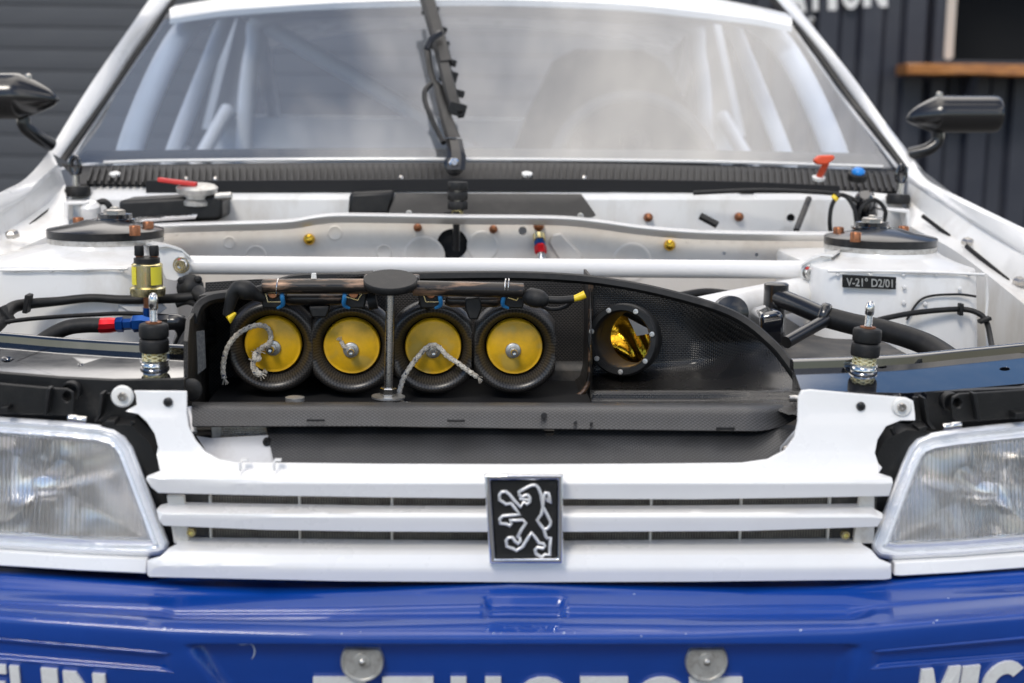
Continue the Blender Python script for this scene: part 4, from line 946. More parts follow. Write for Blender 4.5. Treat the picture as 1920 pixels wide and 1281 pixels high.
B(MB().tube([f0+fa*.027, f1, f1+Vector((.005, -.02, -.05))], .0065, 14), 'braided_hose', 'bright_steel', bk)
B(MB().tube([P(856, 398, .91), P(855, 470, .92)], .0055, 10), 'hanging_rod', 'black_paint', bk)
# upper bulkhead
ub = SHT('scuttle_panel', 'white_bay', [(150, 350), (320, 350), (600, 349), (905, 347), (1150, 348), (1400, 352), (1620, 360), (1690, 366), (1700, 450), (120, 450), (120, 380)], scuttle_y, holes=[circ(1483, 409, 8)], step=(40, 8), th=.004)

tray = SHT('black_tray', 'black_plastic', [(742, 362), (1090, 364), (1096, 372), (1118, 404), (1110, 408), (730, 402), (728, 398)], lambda a, b: itp([(362, 1.0), (400, .958), (408, .953)], b), step=40, th=.004, bevel=.001)
for px, py in ((767, 400), (1088, 405)): bolt(px, py, .950, .005, tray, 'tray_bolt', 'alloy')
B(MB().pp([(655, 362), (740, 358), (732, 404), (652, 404)], .99, .05), 'heater_box', 'black_plastic', bevel=.006)
B(MB().box(P(1000, 372, 1.03), (.03, .02, .012)), 'tray_fitting', 'steel', tray, bevel=.002)
# rear bonnet stop in the centre
st_ = B(MB().tube([P(857, 345, .93), P(858, 405, .93)], .006, 12), 'rear_bonnet_stop', 'steel')
for py in (349, 367, 385): B(MB().lathe([(.0145, -.0065), (.0155, -.005), (.0155, .005), (.0145, .0065)], P(858, py, .93), (0, 0, 1), 28), 'rubber_buffer', 'rubber', st_, smooth=40)
B(MB().lathe([(.009, -.004), (.009, .004)], P(858, 399, .93), (0, 0, 1), 6), 'nut', 'zinc', st_)

# ---------------- windscreen, cowl, pillars, roof
def scr(px, py):                                # depth of the curved screen at a pixel
    u = (px-905)/760.; v = (305-py)/300.
    return 1.12 + .50*v + .15*u*u - .03*v*(1-v)
def scr_px(u, v):                               # u across, v up the screen -> photo pixel
    top = itp([(0, 37), (.10, 19), (.28, 4), (.5, -2), (.72, 6), (.83, 18), (.94, 35), (1, 48)], u); top = top
    bot = itp([(0, 307), (.12, 303), (.3, 300), (.5, 300), (.67, 303), (.84, 307), (1, 317)], u)
    xl = 131+(307-131)*v; xr = 1674+(1487-1674)*v
    return xl+(xr-xl)*u, bot+(top-bot)*v
m = MB().grid([[(lambda q: P(q[0], q[1], scr(*q)))(scr_px(i/48, j/24)) for i in range(49)] for j in range(25)])
ws = B(m, 'windscreen', 'windscreen', smooth=80)
SHT('screen_band', 'black_plastic', [(140, 306), (160, 283), (500, 279), (905, 278), (1300, 281), (1640, 288), (1665, 312)]+[(a, b) for a, b in cr([(1400, 307), (1150, 303), (905, 300), (600, 300), (300, 303)], 3)], lambda a, b: scr(a, b)+.006, par=ws, step=(60, 10), th=.001)
m = MB(); q = [P(a, b, scr(a, b)-.004) for a, b in cr([(195, 305), (300, 302), (600, 299), (905, 299), (1150, 301), (1400, 305), (1655, 313)], 8)]
m.tube(q, .0028, 8); B(m, 'screen_edge', 'white_tube', ws)
def strip(name, matn, A, Bc, y0, y1, th=.012, par=None, bev=0):
    n = 24; a = cr(A, 6); b = cr(Bc, 6); n = min(len(a), len(b)); rows = []
    for i in range(n):
        t = i/(n-1); y = y0+(y1-y0)*t; rows.append([P(a[i].x, a[i].y, y), P((a[i].x*2+b[i].x)/3, (a[i].y*2+b[i].y)/3, y-.006), P((a[i].x+2*b[i].x)/3, (a[i].y+2*b[i].y)/3, y-.006), P(b[i].x, b[i].y, y)])
    return B(MB().slab(rows, (0, th, 0)), name, matn, par, smooth=60)
YC0, YC1 = 1.265, 1.80
strip('windscreen_pillar', 'white', [(92, 284), (168, 161), (235, 64), (278, 2), (330, -72)], [(112, 296), (190, 190), (246, 106), (303, 24), (372, -72)], YC0-.01, YC1+.12)
strip('pillar_gasket', 'rubber', [(112, 296), (190, 190), (246, 106), (303, 24), (372, -72)], [(124, 303), (199, 190), (256, 106), (312, 24), (382, -72)], YC0-.008, YC1+.12)
strip('pillar_trim', 'grey_metal', [(124, 303), (199, 190), (256, 106), (312, 24)], [(134, 305), (206, 188), (262, 106), (318, 26)], YC0-.004, YC1)
strip('windscreen_pillar', 'white', [(1735, 325), (1659, 228), (1602, 148), (1538, 67), (1430, -72)], [(1706, 318), (1640, 232), (1590, 168), (1521, 75), (1395, -72)], YC0-.01, YC1+.12)
strip('pillar_gasket', 'rubber', [(1706, 318), (1640, 232), (1590, 168), (1521, 75), (1395, -72)], [(1692, 318), (1626, 232), (1576, 166), (1505, 70), (1380, -72)], YC0-.008, YC1+.12)
strip('pillar_trim', 'grey_metal', [(1692, 318), (1626, 232), (1576, 166), (1505, 70)], [(1680, 314), (1612, 228), (1563, 162), (1492, 62)], YC0-.004, YC1)
# roof: front header then back
hd = cr([(318, 33), (436, 17), (640, 4), (905, -2), (1150, 6), (1280, 18), (1414, 34), (1485, 48)], 5)
rows = [[P(a, b+1, scr(a, b)-.002) for a, b in hd], [P(a, b-16, scr(a, b)+.035) for a, b in hd]]
top = rows[1]
for dy, dz in ((.06, .020), (.16, .045), (.5, .075), (1.1, .07), (1.5, .02)):
    rows.append([Vector((p.x*(1-.02*dy), p.y+dy, p.z+dz-.03*(p.x/.66)**2*(1 if dy > .1 else .3))) for p in top])
B(MB().slab(rows, (0, 0, -.012)), 'roof', 'white', smooth=60)
# cowl
ct = cr([(113, 306), (160, 311), (300, 308), (600, 305), (905, 304), (1150, 306), (1400, 311), (1650, 319), (1697, 318)], 8)
cbm = cr([(150, 346), (190, 345), (320, 347), (600, 346), (905, 344), (1150, 345), (1400, 349), (1650, 359), (1690, 352)], 8)
def cy(px): return .15*((px-905)/760.)**2
rows = []
for t in (0, .15, .5, .85, 1):
    rows.append([P(a.x+(b.x-a.x)*t, a.y+(b.y-a.y)*t, 1.115-.075*t+cy(a.x)*(1-.35*t)-.008*math.sin(math.pi*t)) for a, b in zip(ct, cbm)])
rows.append([p+Vector((0, .010, -.010)) for p in rows[-1]])
cw_ = B(MB().slab(rows, (0, .004, -.002)), 'cowl', 'cowl_plastic', smooth=40)
rm = MB().box((0, 0, 0), (.0034, .010, 1)).build('vent_rib', 'cowl_plastic'); first = True
def cowl_pt(px, t):
    a = min(ct, key=lambda q: abs(q.x-px)); k = ct.index(a); b = cbm[k]
    py = a.y+(b.y-a.y)*t; return P(px, py, 1.115-.075*t+cy(px)*(1-.35*t)-.008*math.sin(math.pi*t))
px = 170
while px < 1680:
    if not (835 < px < 880):
        lean = (px-905)/760.*10*(abs((px-905)/760.)**3)
        a, b = cowl_pt(px-lean*.5, .20), cowl_pt(px+lean*.5, 1.0); o = rm if first else rm.copy()
        if not first: COL.objects.link(o)
        first = False; o.parent = cw_
        o.location = (a+b)/2+Vector((0, -.003, .001)); o.rotation_mode = 'QUATERNION'; o.rotation_quaternion = (a-b).normalized().to_track_quat('Z', 'Y'); o.scale = (1, 1, (a-b).length)
    px += 12.6
for px, py in ((215, 325), (988, 325)):
    q = P(px, py, 1.07+cy(px)*.8-.012); B(MB().lathe([(.009, -.004), (.009, .0), (.007, .001)], q, (0, -.35, 1), 24), 'cowl_hole_plug', 'nylon', cw_, smooth=40)
for px in (350, 752, 1095, 405): 
    q = cowl_pt(px, .72)+Vector((0, -.006, 0)); B(MB().lathe([(.0045, 0), (.004, .002), (.002, .003)], q, (0, -1, .4), 14), 'cowl_screw', 'steel', cw_)
for px in (465, 620, 1245, 1400): B(MB().box(cowl_pt(px, 1)+Vector((0, .0, -.014)), (.012, .012, .016)), 'cowl_clip', 'black_plastic', cw_, bevel=.002)
gp_ = [P(q.x, q.y+6, 1.030+cy(q.x)*.65) for q in cbm if 270 < q.x < 1600]
B(MB().sweep(gp_, [(.004, -.007), (-.05, -.007), (-.05, .012), (.002, .012)], up=(0, 0, 1)), 'cowl_gap_shade', 'dark', cw_)  # dark strip standing in for the shade in the gap under the cowl
# red pull handle and blue cap
h0 = P(1535, 334, 1.10); h1 = P(1549, 306, 1.08)
ph = B(MB().tube([h0, h1], .0055, 12), 'pull_handle', 'orange_red')
B(MB().pp([(1527, 301), (1537, 292), (1564, 291), (1567, 297), (1552, 309), (1533, 309)], 1.07, .018), 'grip', 'orange_red', ph, bevel=.003, seg=3)
B(MB().lathe([(.010, -.003), (.011, .002), (.006, .004)], h0, (0, -.3, 1), 20), 'base', 'nylon', ph)
q = P(1608, 330, 1.12); bc = B(MB().lathe([(.016, -.006), (.016, .004), (.012, .006)], q, (0, -.4, 1), 24), 'jet_base', 'rubber')
B(MB().lathe([(.011, .005), (.0115, .009), (.008, .013), (.002, .014)], q, (0, -.4, 1), 24), 'blue_cap', 'cap_blue', bc, smooth=50)
# bonnet hinge loops at both ends of the cowl
for px, py in ((141, 312), (1690, 328)):
    yy = 1.10; q = P(px, py, yy); k = mpp(yy); m = MB()
    m.tube([q+Vector((8*k*math.sin(a), 0, 17*k*math.cos(a))) for a in [2*math.pi*i/24 for i in range(25)]], .0042, 10)
    o = B(m, 'bonnet_loop', 'black_gloss'); B(MB().tube([q+Vector((0, 0, -16*k)), q+Vector((0, 0, -36*k))], .006, 12), 'loop_stem', 'bright_steel', o)
    B(MB().lathe([(.020, -.010), (.021, .0), (.018, .006)], q+Vector((0, .01, -44*k)), (0, 0, 1), 24), 'loop_base', 'rubber', o)

# interior seen through the glass
B(MB().box((0, 2.0, .30), (1.5, 1.9, .03)), 'cabin_floor', 'dash')
B(MB().slab([[(x, y, z+.0) for x in (-.66, 0, .66)] for y, z in ((1.22, .80), (1.32, .845), (1.50, .84), (1.60, .78))], (0, 0, -.02)), 'dashboard', 'dash', smooth=60)
for s in (-1, 1):
    B(MB().slab([[(s*.76, y, z) for z in (.32, .6, .85)] for y in (1.25, 1.9, 2.6)], (s*.02, 0, 0)), 'door_panel', 'interior')
B(MB().box((0, 2.75, .62), (1.45, .04, .62)), 'rear_bulkhead', 'interior')
B(MB().slab([[(x, y, .93) for x in (-.70, 0, .70)] for y in (2.74, 3.25)], (0, 0, -.02)), 'parcel_shelf', 'interior')
for s in (-1, 1): B(MB().prism([(s*.70, 2.55, .9), (s*.72, 3.3, .95), (s*.62, 2.9, 1.22), (s*.60, 2.5, 1.24)], (s*.02, 0, 0)), 'rear_pillar', 'interior')
def cage(pts, r=.020): B(MB().tube(cr(pts, 8), r, 16), 'roll_cage_tube', 'interior', smooth=60)
for s in (-1, 1):
    cage([(s*.66, 1.36, .78), (s*.655, 1.42, .90), (s*.62, 1.72, 1.10), (s*.56, 1.95, 1.18), (s*.55, 2.45, 1.20)], .024)
    cage([(s*.60, 2.48, .40), (s*.60, 2.48, .85), (s*.57, 2.46, 1.10), (s*.50, 2.45, 1.19), (0, 2.45, 1.215)], .022)
    cage([(s*.70, 1.45, .55), (s*.70, 2.0, .72), (s*.64, 2.46, .95)], .018)
    cage([(s*.56, 2.0, 1.17), (s*.64, 1.72, .86), (s*.68, 1.5, .62)], .018)
    cage([(s*.56, 2.47, 1.16), (s*.58, 2.85, 1.00), (s*.60, 3.1, .92)], .020)
cage([(-.55, 2.47, 1.17), (0, 2.47, .85), (.56, 2.47, .45)], .020)
cage([(-.60, 2.47, .80), (.60, 2.47, .80)], .020)
cage([(-.555, 1.95, 1.175), (0, 1.95, 1.20), (.555, 1.95, 1.175)], .020)
# bucket seat
sx = P(1140, 200, 2.25).x; rows = []
for z, hw, d in ((.55, .24, .10), (.72, .245, .10), (.86, .235, .08), (.95, .20, .06), (1.02, .165, .045), (1.08, .135, .035), (1.11, .08, .03)):
    rows.append([(sx+hw*t, 2.24+.10*(z-.55)-(d*1.5*max(0, abs(t)-.6)/.4), z) for t in (-1, -.85, -.6, -.3, 0, .3, .6, .85, 1)])
seat = B(MB().slab(rows, (0, .05, 0)), 'bucket_seat', 'seat', smooth=60)
for dx in (-.07, .07): B(MB().box((sx+dx, 2.23, .88), (.075, .03, .05)), 'harness_slot', 'dark', seat)
for dx in (-.08, .08): B(MB().tube(cr([(sx+dx, 2.75, .80), (sx+dx, 2.36, .89), (sx+dx, 2.20, .87), (sx+dx*.8, 2.12, .60)], 6), .02, 6), 'harness_strap', 'seat', seat)
B(MB().tube([(sx+.17*math.cos(2*math.pi*k/32), 1.72+.05*math.sin(2*math.pi*k/32), .83+.165*math.sin(2*math.pi*k/32)) for k in range(33)], .015, 10), 'steering_wheel', 'dash')

# ---------------- wiper
pv = P(852, 309, 1.045)
wp = B(MB().lathe([(.016, -.012), (.017, .004), (.013, .007)], pv, (0, -1, .25), 24), 'wiper_pivot', 'black_paint', smooth=40)
B(MB().lathe([(.0098, .006), (.0098, .011), (.0085, .0125)], pv, (0, -1, .25), 6), 'pivot_nut', 'bright_steel', wp, smooth=30)
B(MB().lathe([(.0048, .011), (.0048, .016), (.004, .017)], pv, (0, -1, .25), 16), 'pivot_stud', 'steel', wp)
def bar(pts, name, matn, th=.008):
    rows = []
    for (x0, x1, py, y) in pts: rows.append([P(x0, py, y+.004), P((x0*3+x1)/4, py, y-.003), P((x0+x1*3)/4, py, y-.003), P(x1, py, y+.004)])
    return B(MB().slab(rows, (0, th, 0)), name, matn, wp, smooth=30)
bar([(838, 872, 318, 1.03), (838, 874, 295, 1.04), (838, 870, 278, 1.055), (834, 866, 260, 1.07)], 'arm_knuckle', 'black_paint', .014)
bar([(834, 864, 258, 1.068), (824, 848, 220, 1.12), (812, 830, 160, 1.22), (806, 818, 150, 1.24), (800, 812, 130, 1.27), (794, 806, 88, 1.34)], 'wiper_arm', 'black_plastic', .008)
bl = [(863, 216, 1.145), (848, 160, 1.235), (836, 110, 1.315), (820, 55, 1.41), (803, -5, 1.51), (788, -62, 1.60)]
B(MB().sweep([P(a, b, y-.004) for a, b, y in bl], [(-.004, -.006), (.004, -.006), (.004, .008), (-.004, .008)], up=(0, -1, 1)), 'wiper_blade', 'rubber', wp)
for a, b in ((.05, .45), (.42, .98)):
    pts = []
    for k in range(9):
        t = a+(b-a)*k/8; i = min(4, int(t*5)); f = t*5-i; q0 = bl[i]; q1 = bl[i+1]; pts.append(P(q0[0]+(q1[0]-q0[0])*f-6, q0[1]+(q1[1]-q0[1])*f, q0[2]+(q1[2]-q0[2])*f-.022-.016*math.sin(math.pi*k/8)))
    B(MB().sweep(pts, [(-.011, -.004), (.011, -.004), (.008, .005), (-.008, .005)], up=(0, -1, 1)), 'blade_frame', 'black_plastic', wp, bevel=.001)
pts = [P(a, b, y-.034) for a, b, y in ((836, 120, 1.30), (826, 80, 1.37), (812, 30, 1.45), (795, -30, 1.55))]
B(MB().sweep(pts, [(-.013, -.004), (.013, -.004), (.010, .007), (-.010, .007)], up=(0, -1, 1)), 'blade_bridge', 'black_plastic', wp, bevel=.0015)
for t in range(7): 
    q = P(832-t*5.2, 100-t*17, 1.34+t*.028-.042); B(MB().box(q, (.012, .004, .008)), 'bridge_slot', 'dark', wp)
for k in range(9):
    t = .04+.9*k/8; i = min(4, int(t*5)); f = t*5-i; q0 = bl[i]; q1 = bl[i+1]
    q = P(q0[0]+(q1[0]-q0[0])*f+(3 if k % 2 else -3), q0[1]+(q1[1]-q0[1])*f, q0[2]+(q1[2]-q0[2])*f-.016)
    B(MB().box(q, (.030, .014, .012 if k % 2 else .022), Matrix.Rotation(.28, 3, 'Y')), 'blade_claw', 'black_plastic', wp, bevel=.002)
B(MB().tube([P(800, 92, 1.30), P(808, 74, 1.31), P(826, 62, 1.33)], .006, 8), 'arm_hook', 'black_paint', wp)
B(MB().tube(cr([P(808, 158, 1.20), P(797, 170, 1.17), P(797, 190, 1.14), P(806, 215, 1.10), P(817, 240, 1.08), P(832, 268, 1.05)], 6), .0045, 8), 'washer_hose', 'rubber', wp)

# ---------------- mirrors
def mirror(cx0, cx1, py0, py1, tip, yy, arm_pts, ball, side):
    n = 26; rows = []; L0 = cx0; L1 = cx1
    for i in range(n+1):
        t = i/n; px = L0+(L1-L0)*t
        if tip < 0: s = min(1, (t/.32))**.62 if t < .32 else 1; f = 1 if t < .93 else math.sqrt(max(.0, 1-((t-.93)/.07)**2))*.35+.65 if t < 1 else .5
        else: s = min(1, ((1-t)/.32))**.62 if t > .68 else 1; f = 1 if t > .07 else .65+.35*math.sqrt(max(0, 1-((.07-t)/.07)**2))
        rr = max(.02, s)*f; cyp = (py0+py1)/2 + (8*(1-s)); hh = (py1-py0)/2*rr*mpp(yy); q = P(px, cyp, yy)
        rows.append([q+Vector((0, hh*1.15*math.cos(a)*(1 if math.cos(a) < 0 else .55), hh*math.sin(a))) for a in [2*math.pi*k/24 for k in range(24)]])
    o = B(MB().rings(rows), 'wing_mirror', 'mirror_shell', smooth=60)
    B(MB().tube(cr([P(a, b, y) for a, b, y in arm_pts], 6), .0115, 14), 'mirror_arm', 'black_paint', o)
    B(MB().lathe([(.006, 0), (.006, .006), (.003, .009)], P(ball[0], ball[1], yy), (0, 0, 1), 14), 'mirror_screw', 'steel', o)
mirror(1697, 1876, 180, 249, -1, 1.30, [(1758, 246, 1.31), (1757, 265, 1.31), (1740, 280, 1.31), (1705, 289, 1.32)], (1761, 181), 1)
mirror(-120, 112, 138, 222, 1, 1.16, [(44, 220, 1.18), (46, 236, 1.18), (64, 252, 1.19), (96, 272, 1.22)], (53, 148), -1)

# ---------------- wings and inner structure
def ribbon(name, matn, lines, th=(0, .004, -.003), par=None, n=8, **k):
    return B(MB().slab([[P(q.x, q.y, q.z) for q in cr(l, n)] for l in lines], th), name, matn, par, **k)
wl = ribbon('wing', 'white', [[(-160, 445, .55), (-70, 398, .72), (0, 361, .88), (42, 339, 1.0), (72, 310, 1.12), (95, 280, 1.25)],
    [(-160, 452, .53), (-70, 404, .70), (0, 368, .86), (46, 345, .98), (78, 318, 1.10), (100, 290, 1.23)],
    [(-160, 480, .50), (-70, 432, .67), (0, 392, .84), (56, 353, .97), (95, 318, 1.08), (108, 309, 1.16)],
    [(-160, 486, .50), (-70, 437, .67), (0, 398, .84), (58, 359, .97), (96, 322, 1.08), (109, 313, 1.16)]], smooth=50)
ribbon('wing_gutter', 'white_bay', [[(-160, 486, .505), (-70, 437, .675), (0, 398, .845), (58, 359, .975), (96, 322, 1.085), (112, 312, 1.165)], [(-160, 560, .52), (-70, 500, .66), (0, 442, .82), (50, 410, .94), (90, 380, 1.05), (122, 345, 1.14)]], par=wl)
ribbon('inner_rail', 'white_bay', [[(-160, 560, .52), (-70, 500, .66), (0, 442, .82), (50, 410, .94), (90, 380, 1.05), (122, 345, 1.14)], [(-160, 640, .48), (-70, 545, .60), (0, 490, .72), (40, 465, .80), (92, 442, .88), (128, 420, .96)], [(-160, 800, .48), (-70, 760, .60), (0, 700, .72), (40, 650, .80), (92, 600, .88), (128, 560, .96)]], par=wl, smooth=30)
B(MB().prism([P(48, 428, .90), P(56, 418, .92), P(92, 390, 1.0), (P(88, 398, .99))], (0, .002, 0)), 'rail_slot', 'dark', wl)
wr = ribbon('wing', 'white', [[(1712, 300, 1.25), (1740, 338, 1.12), (1815, 377, .98), (1920, 428, .84), (2000, 466, .72), (2080, 510, .58)],
    [(1704, 312, 1.23), (1736, 345, 1.10), (1812, 386, .96), (1920, 437, .82), (2000, 476, .70), (2080, 520, .56)],
    [(1702, 330, 1.17), (1765, 369, 1.03), (1840, 417, .92), (1920, 466, .80), (2000, 515, .68), (2080, 565, .54)],
    [(1702, 337, 1.165), (1762, 373, 1.03), (1838, 422, .92), (1920, 473, .80), (2000, 522, .68), (2080, 572, .54)]], smooth=50)
ribbon('wing_gutter', 'white_bay', [[(1704, 337, 1.165), (1764, 373, 1.035), (1840, 422, .925), (1920, 473, .805), (2000, 522, .685), (2080, 572, .545)], [(1700, 372, 1.14), (1735, 402, 1.06), (1800, 453, .94), (1897, 525, .80), (2000, 600, .66), (2080, 660, .52)]], par=wr)
ribbon('inner_rail', 'white_bay', [[(1700, 372, 1.14), (1735, 402, 1.06), (1800, 453, .94), (1897, 525, .80), (2000, 600, .66), (2080, 660, .52)], [(1698, 420, 1.06), (1720, 432, .98), (1790, 470, .86), (1870, 530, .74), (1980, 620, .60), (2080, 700, .46)], [(1698, 560, 1.06), (1720, 600, .98), (1790, 620, .86), (1860, 680, .74), (1960, 800, .60), (2080, 900, .46)]], par=wr, smooth=30)
for a, b in (((1730, 405), (1780, 443)), ((1812, 462), (1890, 526))):
    q0, q1 = P(*a, 1.0 if a[0] < 1800 else .89), P(*b, .955 if a[0] < 1800 else .79); B(MB().tube([q0, q1], .0035, 6), 'rail_slot', 'dark', wr)
for px, py, y in ((1814, 454, .90), (1911, 528, .77), (23, 440, .80)):
    B(MB().lathe([(.010, -.003), (.010, .003), (.006, .006)], P(px, py, y), (0, -.3, 1), 6), 'rail_bolt', 'steel', wl if px < 900 else wr)
# hinge bracket blocks beside the towers
for s, pts in ((-1, [(118, 378), (165, 378), (165, 384), (128, 385), (128, 415), (118, 415)]), (1, [(1655, 390), (1706, 393), (1708, 428), (1700, 428), (1699, 400), (1655, 396)])):
    B(MB().pp(pts, .98, .03), 'hinge_bracket', 'white_tube', bevel=.002)
B(MB().tube(cr([P(155, 440, 1.0), P(160, 405, 1.0), P(178, 385, 1.0), P(195, 378, 1.0), P(206, 390, 1.0), P(208, 420, 1.0)], 5), .005, 8), 'cable', 'rubber')
B(MB().lathe([(.016, 0), (.016, .026), (.010, .032)], P(172, 415, 1.0), (0, -.3, 1), 24), 'washer_tube', 'white_tube')
# reservoir and cap, left
rb = B(MB().pp([(222, 376), (300, 372), (405, 366), (416, 372), (417, 410), (405, 414), (250, 420), (222, 410)], .97, .09), 'reservoir', 'black_plastic', bevel=.006, seg=3)
B(MB().slab([[P(a, b, .966) for a, b in ((252, 409), (275, 404), (340, 400), (372, 400))], [P(a, b, .966) for a, b in ((250, 417), (275, 416), (340, 412), (366, 410))]], (0, .001, 0)), 'chrome_badge', 'chrome', rb)
cc = P(370, 375, .985); ca = (.02, -.12, 1)
B(MB().lathe([(.024, -.006), (.024, .0), (.020, .004), (.020, .010), (.031, .012), (.032, .020), (.028, .023), (.012, .024)], cc, ca, 32), 'filler_cap', 'alloy', rb, smooth=40)
B(MB().box(cc+Vector((-.028, -.01, .028)), (.060, .016, .007), Matrix.Rotation(.12, 3, 'Y')), 'cap_lever', 'red_plastic', rb, bevel=.002)
B(MB().tube([cc+Vector((.03, -.01, .006)), cc+Vector((.055, -.012, .008))], .006, 10), 'overflow_pipe', 'alloy', rb)
# right: master cylinder, wires
mc = B(MB().lathe([(.016, -.02), (.020, .0), (.020, .03), (.016, .045), (.008, .055)], P(1622, 402, 1.02), (-.2, -.6, .5), 28), 'master_cylinder', 'black_gloss', smooth=50)
for pts in ([(1562, 455, .99), (1556, 420, .98), (1560, 385, .98), (1575, 366, .98), (1590, 372, .98), (1603, 395, .97), (1606, 420, .97)], [(1300, 362, 1.0), (1420, 357, 1.0), (1520, 360, 1.0), (1580, 366, 1.0), (1612, 380, .98)], [(1605, 430, .98), (1615, 390, .97), (1640, 375, .98), (1660, 395, .98), (1655, 425, .98)]):
    B(MB().tube(cr([P(*p) for p in pts], 6), .0035, 8), 'wire', 'rubber')
B(MB().tube([P(1563, 374, .98), P(1568, 369, .98)], .006, 8), 'yellow_tape', 'yellow_cap')
B(MB().tube([P(1517, 372, 1.03), P(1493, 432, .98)], .005, 8), 'stay_rod', 'dark_grey')
B(MB().tube([P(1313, 405, 1.0), P(1345, 422, .99)], .006, 8), 'stay_rod', 'rubber')

# ---------------- hoses, sensors and frame tubes in the bay
def hose(pts, r, name='hose', matn='rubber', par=None, n=8): return B(MB().tube(cr([P(*p) for p in pts], n), r, 14), name, matn, par, smooth=60)
c1 = hose([(-60, 660, .45), (0, 605, .52), (22, 578, .56), (55, 570, .58), (110, 565, .595), (170, 559, .60), (230, 562, .60), (300, 561, .60), (372, 556, .60), (392, 552, .60)], [.0085, .0085, .0075, .006, .0055, .006, .0065, .006], 'bay_cable')
for px, py, y, an in ((52, 569, .572, .2), (13, 590, .535, -.6)):
    B(MB().box(P(px, py, y-.003), (.006, .020, .024), Matrix.Rotation(an, 3, 'Y')), 'cable_tie', 'rubber', c1, bevel=.001)
h1_ = hose([(60, 655, .34), (90, 632, .36), (125, 615, .37), (160, 610, .37), (188, 610, .37)], .0088, 'oil_hose')
A0, A1 = P(186, 611, .37), P(340, 603, .37); da = (A1-A0).normalized(); LL = (A1-A0).length
for nm, mt, sg, pr in (('red_fitting', 'red_anod', 8, [(.0086, 0), (.0092, .002), (.0092, .012), (.0080, .019)]), ('blue_fitting', 'blue_anod', 6, [(.0078, .019), (.0088, .021), (.0088, .027), (.0066, .028), (.0066, .036), (.0075, .037)]), ('blue_fitting', 'blue_anod', 6, [(.0075, .037), (.0098, .039), (.0098, .050), (.008, .053), (.006, .060)]), ('black_fitting', 'black_paint', 6, [(.006, .060), (.0085, .068), (.0085, .080), (.007, .085)])):
    B(MB().lathe(pr, A0, da, sg if sg != 8 else 10), nm, mt, h1_, smooth=30)
hose([(318, 604, .37), (335, 606, .37), (345, 625, .38), (338, 650, .40), (345, 690, .40)], .0095, 'elbow_hose', 'black_paint')
for k in range(3): hose([(330+k*9, 680, .33-.01*k), (345+k*6, 640, .34), (365, 615+k*14, .36), (400, 606+k*15, .38)], .006, 'loom_wire')
# pressure sensor
sc = P(277, 548, .57); 
sn = B(MB().lathe([(.0215, -.004), (.0225, .0), (.0225, .006), (.0195, .008), (.0195, .036), (.017, .038), (.010, .038)], sc, (0, 0, 1), 36), 'pressure_sensor', 'zinc', smooth=40)
B(MB().lathe([(.0165, .037), (.0165, .044), (.012, .046)], sc, (0, 0, 1), 24), 'sensor_top', 'black_plastic', sn)
for dx in (-.0095, .0095):
    B(MB().lathe([(.0045, .044), (.0045, .048)], sc+Vector((dx, 0, 0)), (0, 0, 1), 14), 'terminal_post', 'copper', sn)
    B(MB().lathe([(.0058, .047), (.0062, .048), (.0062, .058), (.0055, .060)], sc+Vector((dx, 0, 0)), (0, 0, 1), 14), 'terminal_cap', 'rubber', sn)
for a0_, a1_ in ((205, 238), (295, 345)):
    pts = [[sc+Vector((.0198*math.cos(R(a)), .0198*math.sin(R(a)), z)) for a in [a0_+(a1_-a0_)*k/6 for k in range(7)]] for z in (.011, .034)]
    B(MB().slab(pts, (0, -.0003, 0)), 'sensor_label', 'yellow_label', sn)
B(MB().tube([sc+Vector((0, 0, -.003)), sc+Vector((0, 0, -.022))], .006, 6), 'sensor_stem', 'copper', sn); B(MB().tube([sc+Vector((0, 0, -.02)), sc+Vector((0, 0, -.045))], .007, 8), 'sensor_adaptor', 'blue_anod', sn)
B(MB().pp([(222, 572), (300, 566), (314, 578), (300, 588), (240, 584)], .60, .004), 'sensor_bracket', 'white_bay', bevel=.001)
B(MB().pp([(222, 567), (238, 566), (238, 592), (222, 592)], .605, .003), 'rivet_plate', 'white_bay', bevel=.0006)
gr = B(MB().lathe([(.016, 0), (.018, .006), (.012, .014), (.004, .018)], P(358, 540, .62), (0, -1, .2), 20), 'rubber_grommet', 'rubber', smooth=50)
for dx, dy in ((14, -14), (-16, -12)): B(MB().lathe([(.005, 0), (.0055, .006), (.002, .009)], P(358+dx, 538+dy, .615), (0, -1, 0), 12), 'grommet_ear', 'rubber', gr)
hose([(352, 548, .61), (338, 552, .61), (334, 562, .60)], .0012, 'thin_wire'); hose([(372, 548, .6), (385, 560, .58), (392, 570, .56)], .010, 'elbow_hose')
# right-hand frame tubes and hose
ftb = B(MB().tube(cr([P(1452, 554, .56), P(1500, 574, .52), P(1552, 597, .48)], 5), .0122, 20), 'frame_tube', 'black_paint', smooth=60)
B(MB().lathe([(.016, -.012), (.016, .016), (.013, .018)], P(1455, 556, .56), (0, 0, 1), 20), 'tube_end', 'black_paint', ftb); B(MB().tube([P(1455, 560, .56), P(1456, 640, .56)], .012, 14), 'tube_leg', 'black_paint', ftb)
B(MB().tube([P(1556, 596, .475), P(1520, 616, .45), P(1474, 642, .42)], .0078, 16), 'tube_branch', 'black_paint', ftb)
B(MB().lathe([(.0145, -.006), (.0165, -.003), (.0165, .003), (.0145, .006)], P(1545, 592, .478), (.9, -.4, -.25), 20), 'weld_bead', 'black_paint', ftb, smooth=60)
hose([(1550, 595, .48), (1600, 608, .46), (1650, 618, .44), (1700, 632, .41), (1745, 650, .38), (1790, 680, .33)], .0135, 'coolant_hose')
c2 = hose([(1635, 604, .55), (1660, 597, .57), (1720, 586, .59), (1800, 580, .60), (1835, 588, .59), (1850, 605, .58), (1857, 635, .55), (1862, 665, .50)], .0037, 'bay_cable')
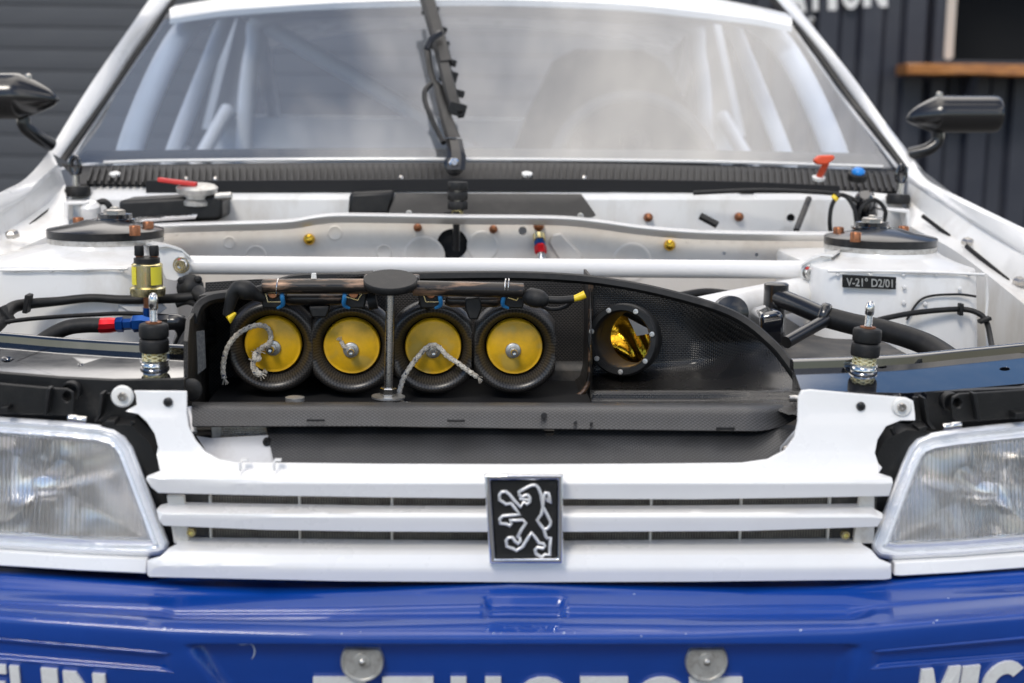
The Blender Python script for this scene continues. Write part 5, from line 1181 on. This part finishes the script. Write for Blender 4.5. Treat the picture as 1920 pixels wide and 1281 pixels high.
for px, py, y, an in ((1801, 580, .598, 0), (1846, 600, .58, 1.2)): B(MB().box(P(px, py, y-.002), (.005, .012, .016), Matrix.Rotation(an, 3, 'Y')), 'cable_tie', 'rubber', c2, bevel=.001)
B(MB().pp([(1425, 590), (1460, 582), (1472, 592), (1472, 650), (1425, 650)], .48, .06), 'pump_body', 'black_gloss', bevel=.006)
B(MB().lathe([(.021, 0), (.021, .02), (.015, .022), (.008, .024)], P(1366, 586, .46), (0, -1, .1), 32), 'pulley', 'black_paint', smooth=40)
B(MB().box((.27, .62, .52), (.50, .40, .30)), 'engine_block', 'dark_grey', bevel=.01)
B(MB().box((-.16, .64, .50), (.36, .36, .30)), 'engine_head', 'dark_grey', bevel=.01)

for pts, y in (([(1552, 509), (1640, 509), (1740, 511), (1846, 515)], .6105), ([(0, 507), (120, 506), (240, 504)], .6105)):
    B(MB().tube(cr([P(a, b, y) for a, b in pts], 8), [.0016, .0022, .0014, .0024, .0016, .0020], 8), 'seam_sealer', 'white_bay', twr if pts[0][0] > 900 else twl)
B(MB().tube(cr([P(1850, 517, .625), P(1851, 560, .625), P(1849, 600, .622), P(1852, 650, .62)], 6), [.0015, .0023, .0016, .0021], 8), 'seam_sealer', 'white_bay', twr)
for k in range(9):
    B(MB().lathe([(.0030, 0), (.0026, .0005), (.0010, .0002)], P(330+k*24, 438-k*1.4, .9345), (0, -1, 0), 12), 'spot_weld', 'white_bulk', bk)
    B(MB().lathe([(.0030, 0), (.0026, .0005), (.0010, .0002)], P(1290+k*28, 452, .9345), (0, -1, 0), 12), 'spot_weld', 'white_bulk', bk)
hose([(-40, 612, .50), (40, 600, .53), (110, 594, .56), (180, 590, .58), (240, 588, .59), (300, 592, .59), (345, 596, .58)], .0028, 'thin_loom')
hose([(330, 572, .60), (352, 566, .60), (380, 575, .58), (410, 566, .56)], .004, 'thin_loom')
hose([(1270, 556, .62), (1320, 548, .64), (1370, 552, .64), (1430, 560, .62)], .0055, 'thin_loom')
hose([(1700, 600, .606), (1730, 560, .607), (1790, 552, .607), (1830, 556, .606)], .0016, 'thin_loom')

# ---------------- chassis plate
pl = B(MB().pp([(1580, 515), (1681, 520), (1680, 543), (1580, 539)], .604, .003), 'chassis_plate', 'black_plastic', bevel=.0008)
cu = bpy.data.curves.new('plate_text', 'FONT'); cu.body = 'V-21\u00b0 D2/01'; cu.size = 1; cu.extrude = .02; cu.offset = .012
to = bpy.data.objects.new('plate_text_tmp', cu); COL.objects.link(to); bpy.context.view_layer.update()
tm = bpy.data.meshes.new_from_object(to.evaluated_get(bpy.context.evaluated_depsgraph_get())); bpy.data.objects.remove(to)
xs = [v.co.x for v in tm.vertices]; x0, x1 = min(xs), max(xs); ys = [v.co.y for v in tm.vertices]; y0_, y1_ = min(ys), max(ys)
for v in tm.vertices:
    a = (v.co.x-x0)/(x1-x0); b = (v.co.y-y0_)/(y1_-y0_); q = P(1587+a*87, 536.5+a*3-b*16, .6034-.0004); v.co = (q.x, q.y+(-.0004 if v.co.z > 0 else .0006), q.z)
tm.materials.append(MAT['alloy']); o = bpy.data.objects.new('plate_lettering', tm); COL.objects.link(o); o.parent = pl
for px, py in ((1583, 527), (1678, 532)): B(MB().lathe([(.0018, 0), (.0015, .0012)], P(px, py, .6035), (0, -1, 0), 10), 'plate_rivet', 'black_paint', pl)
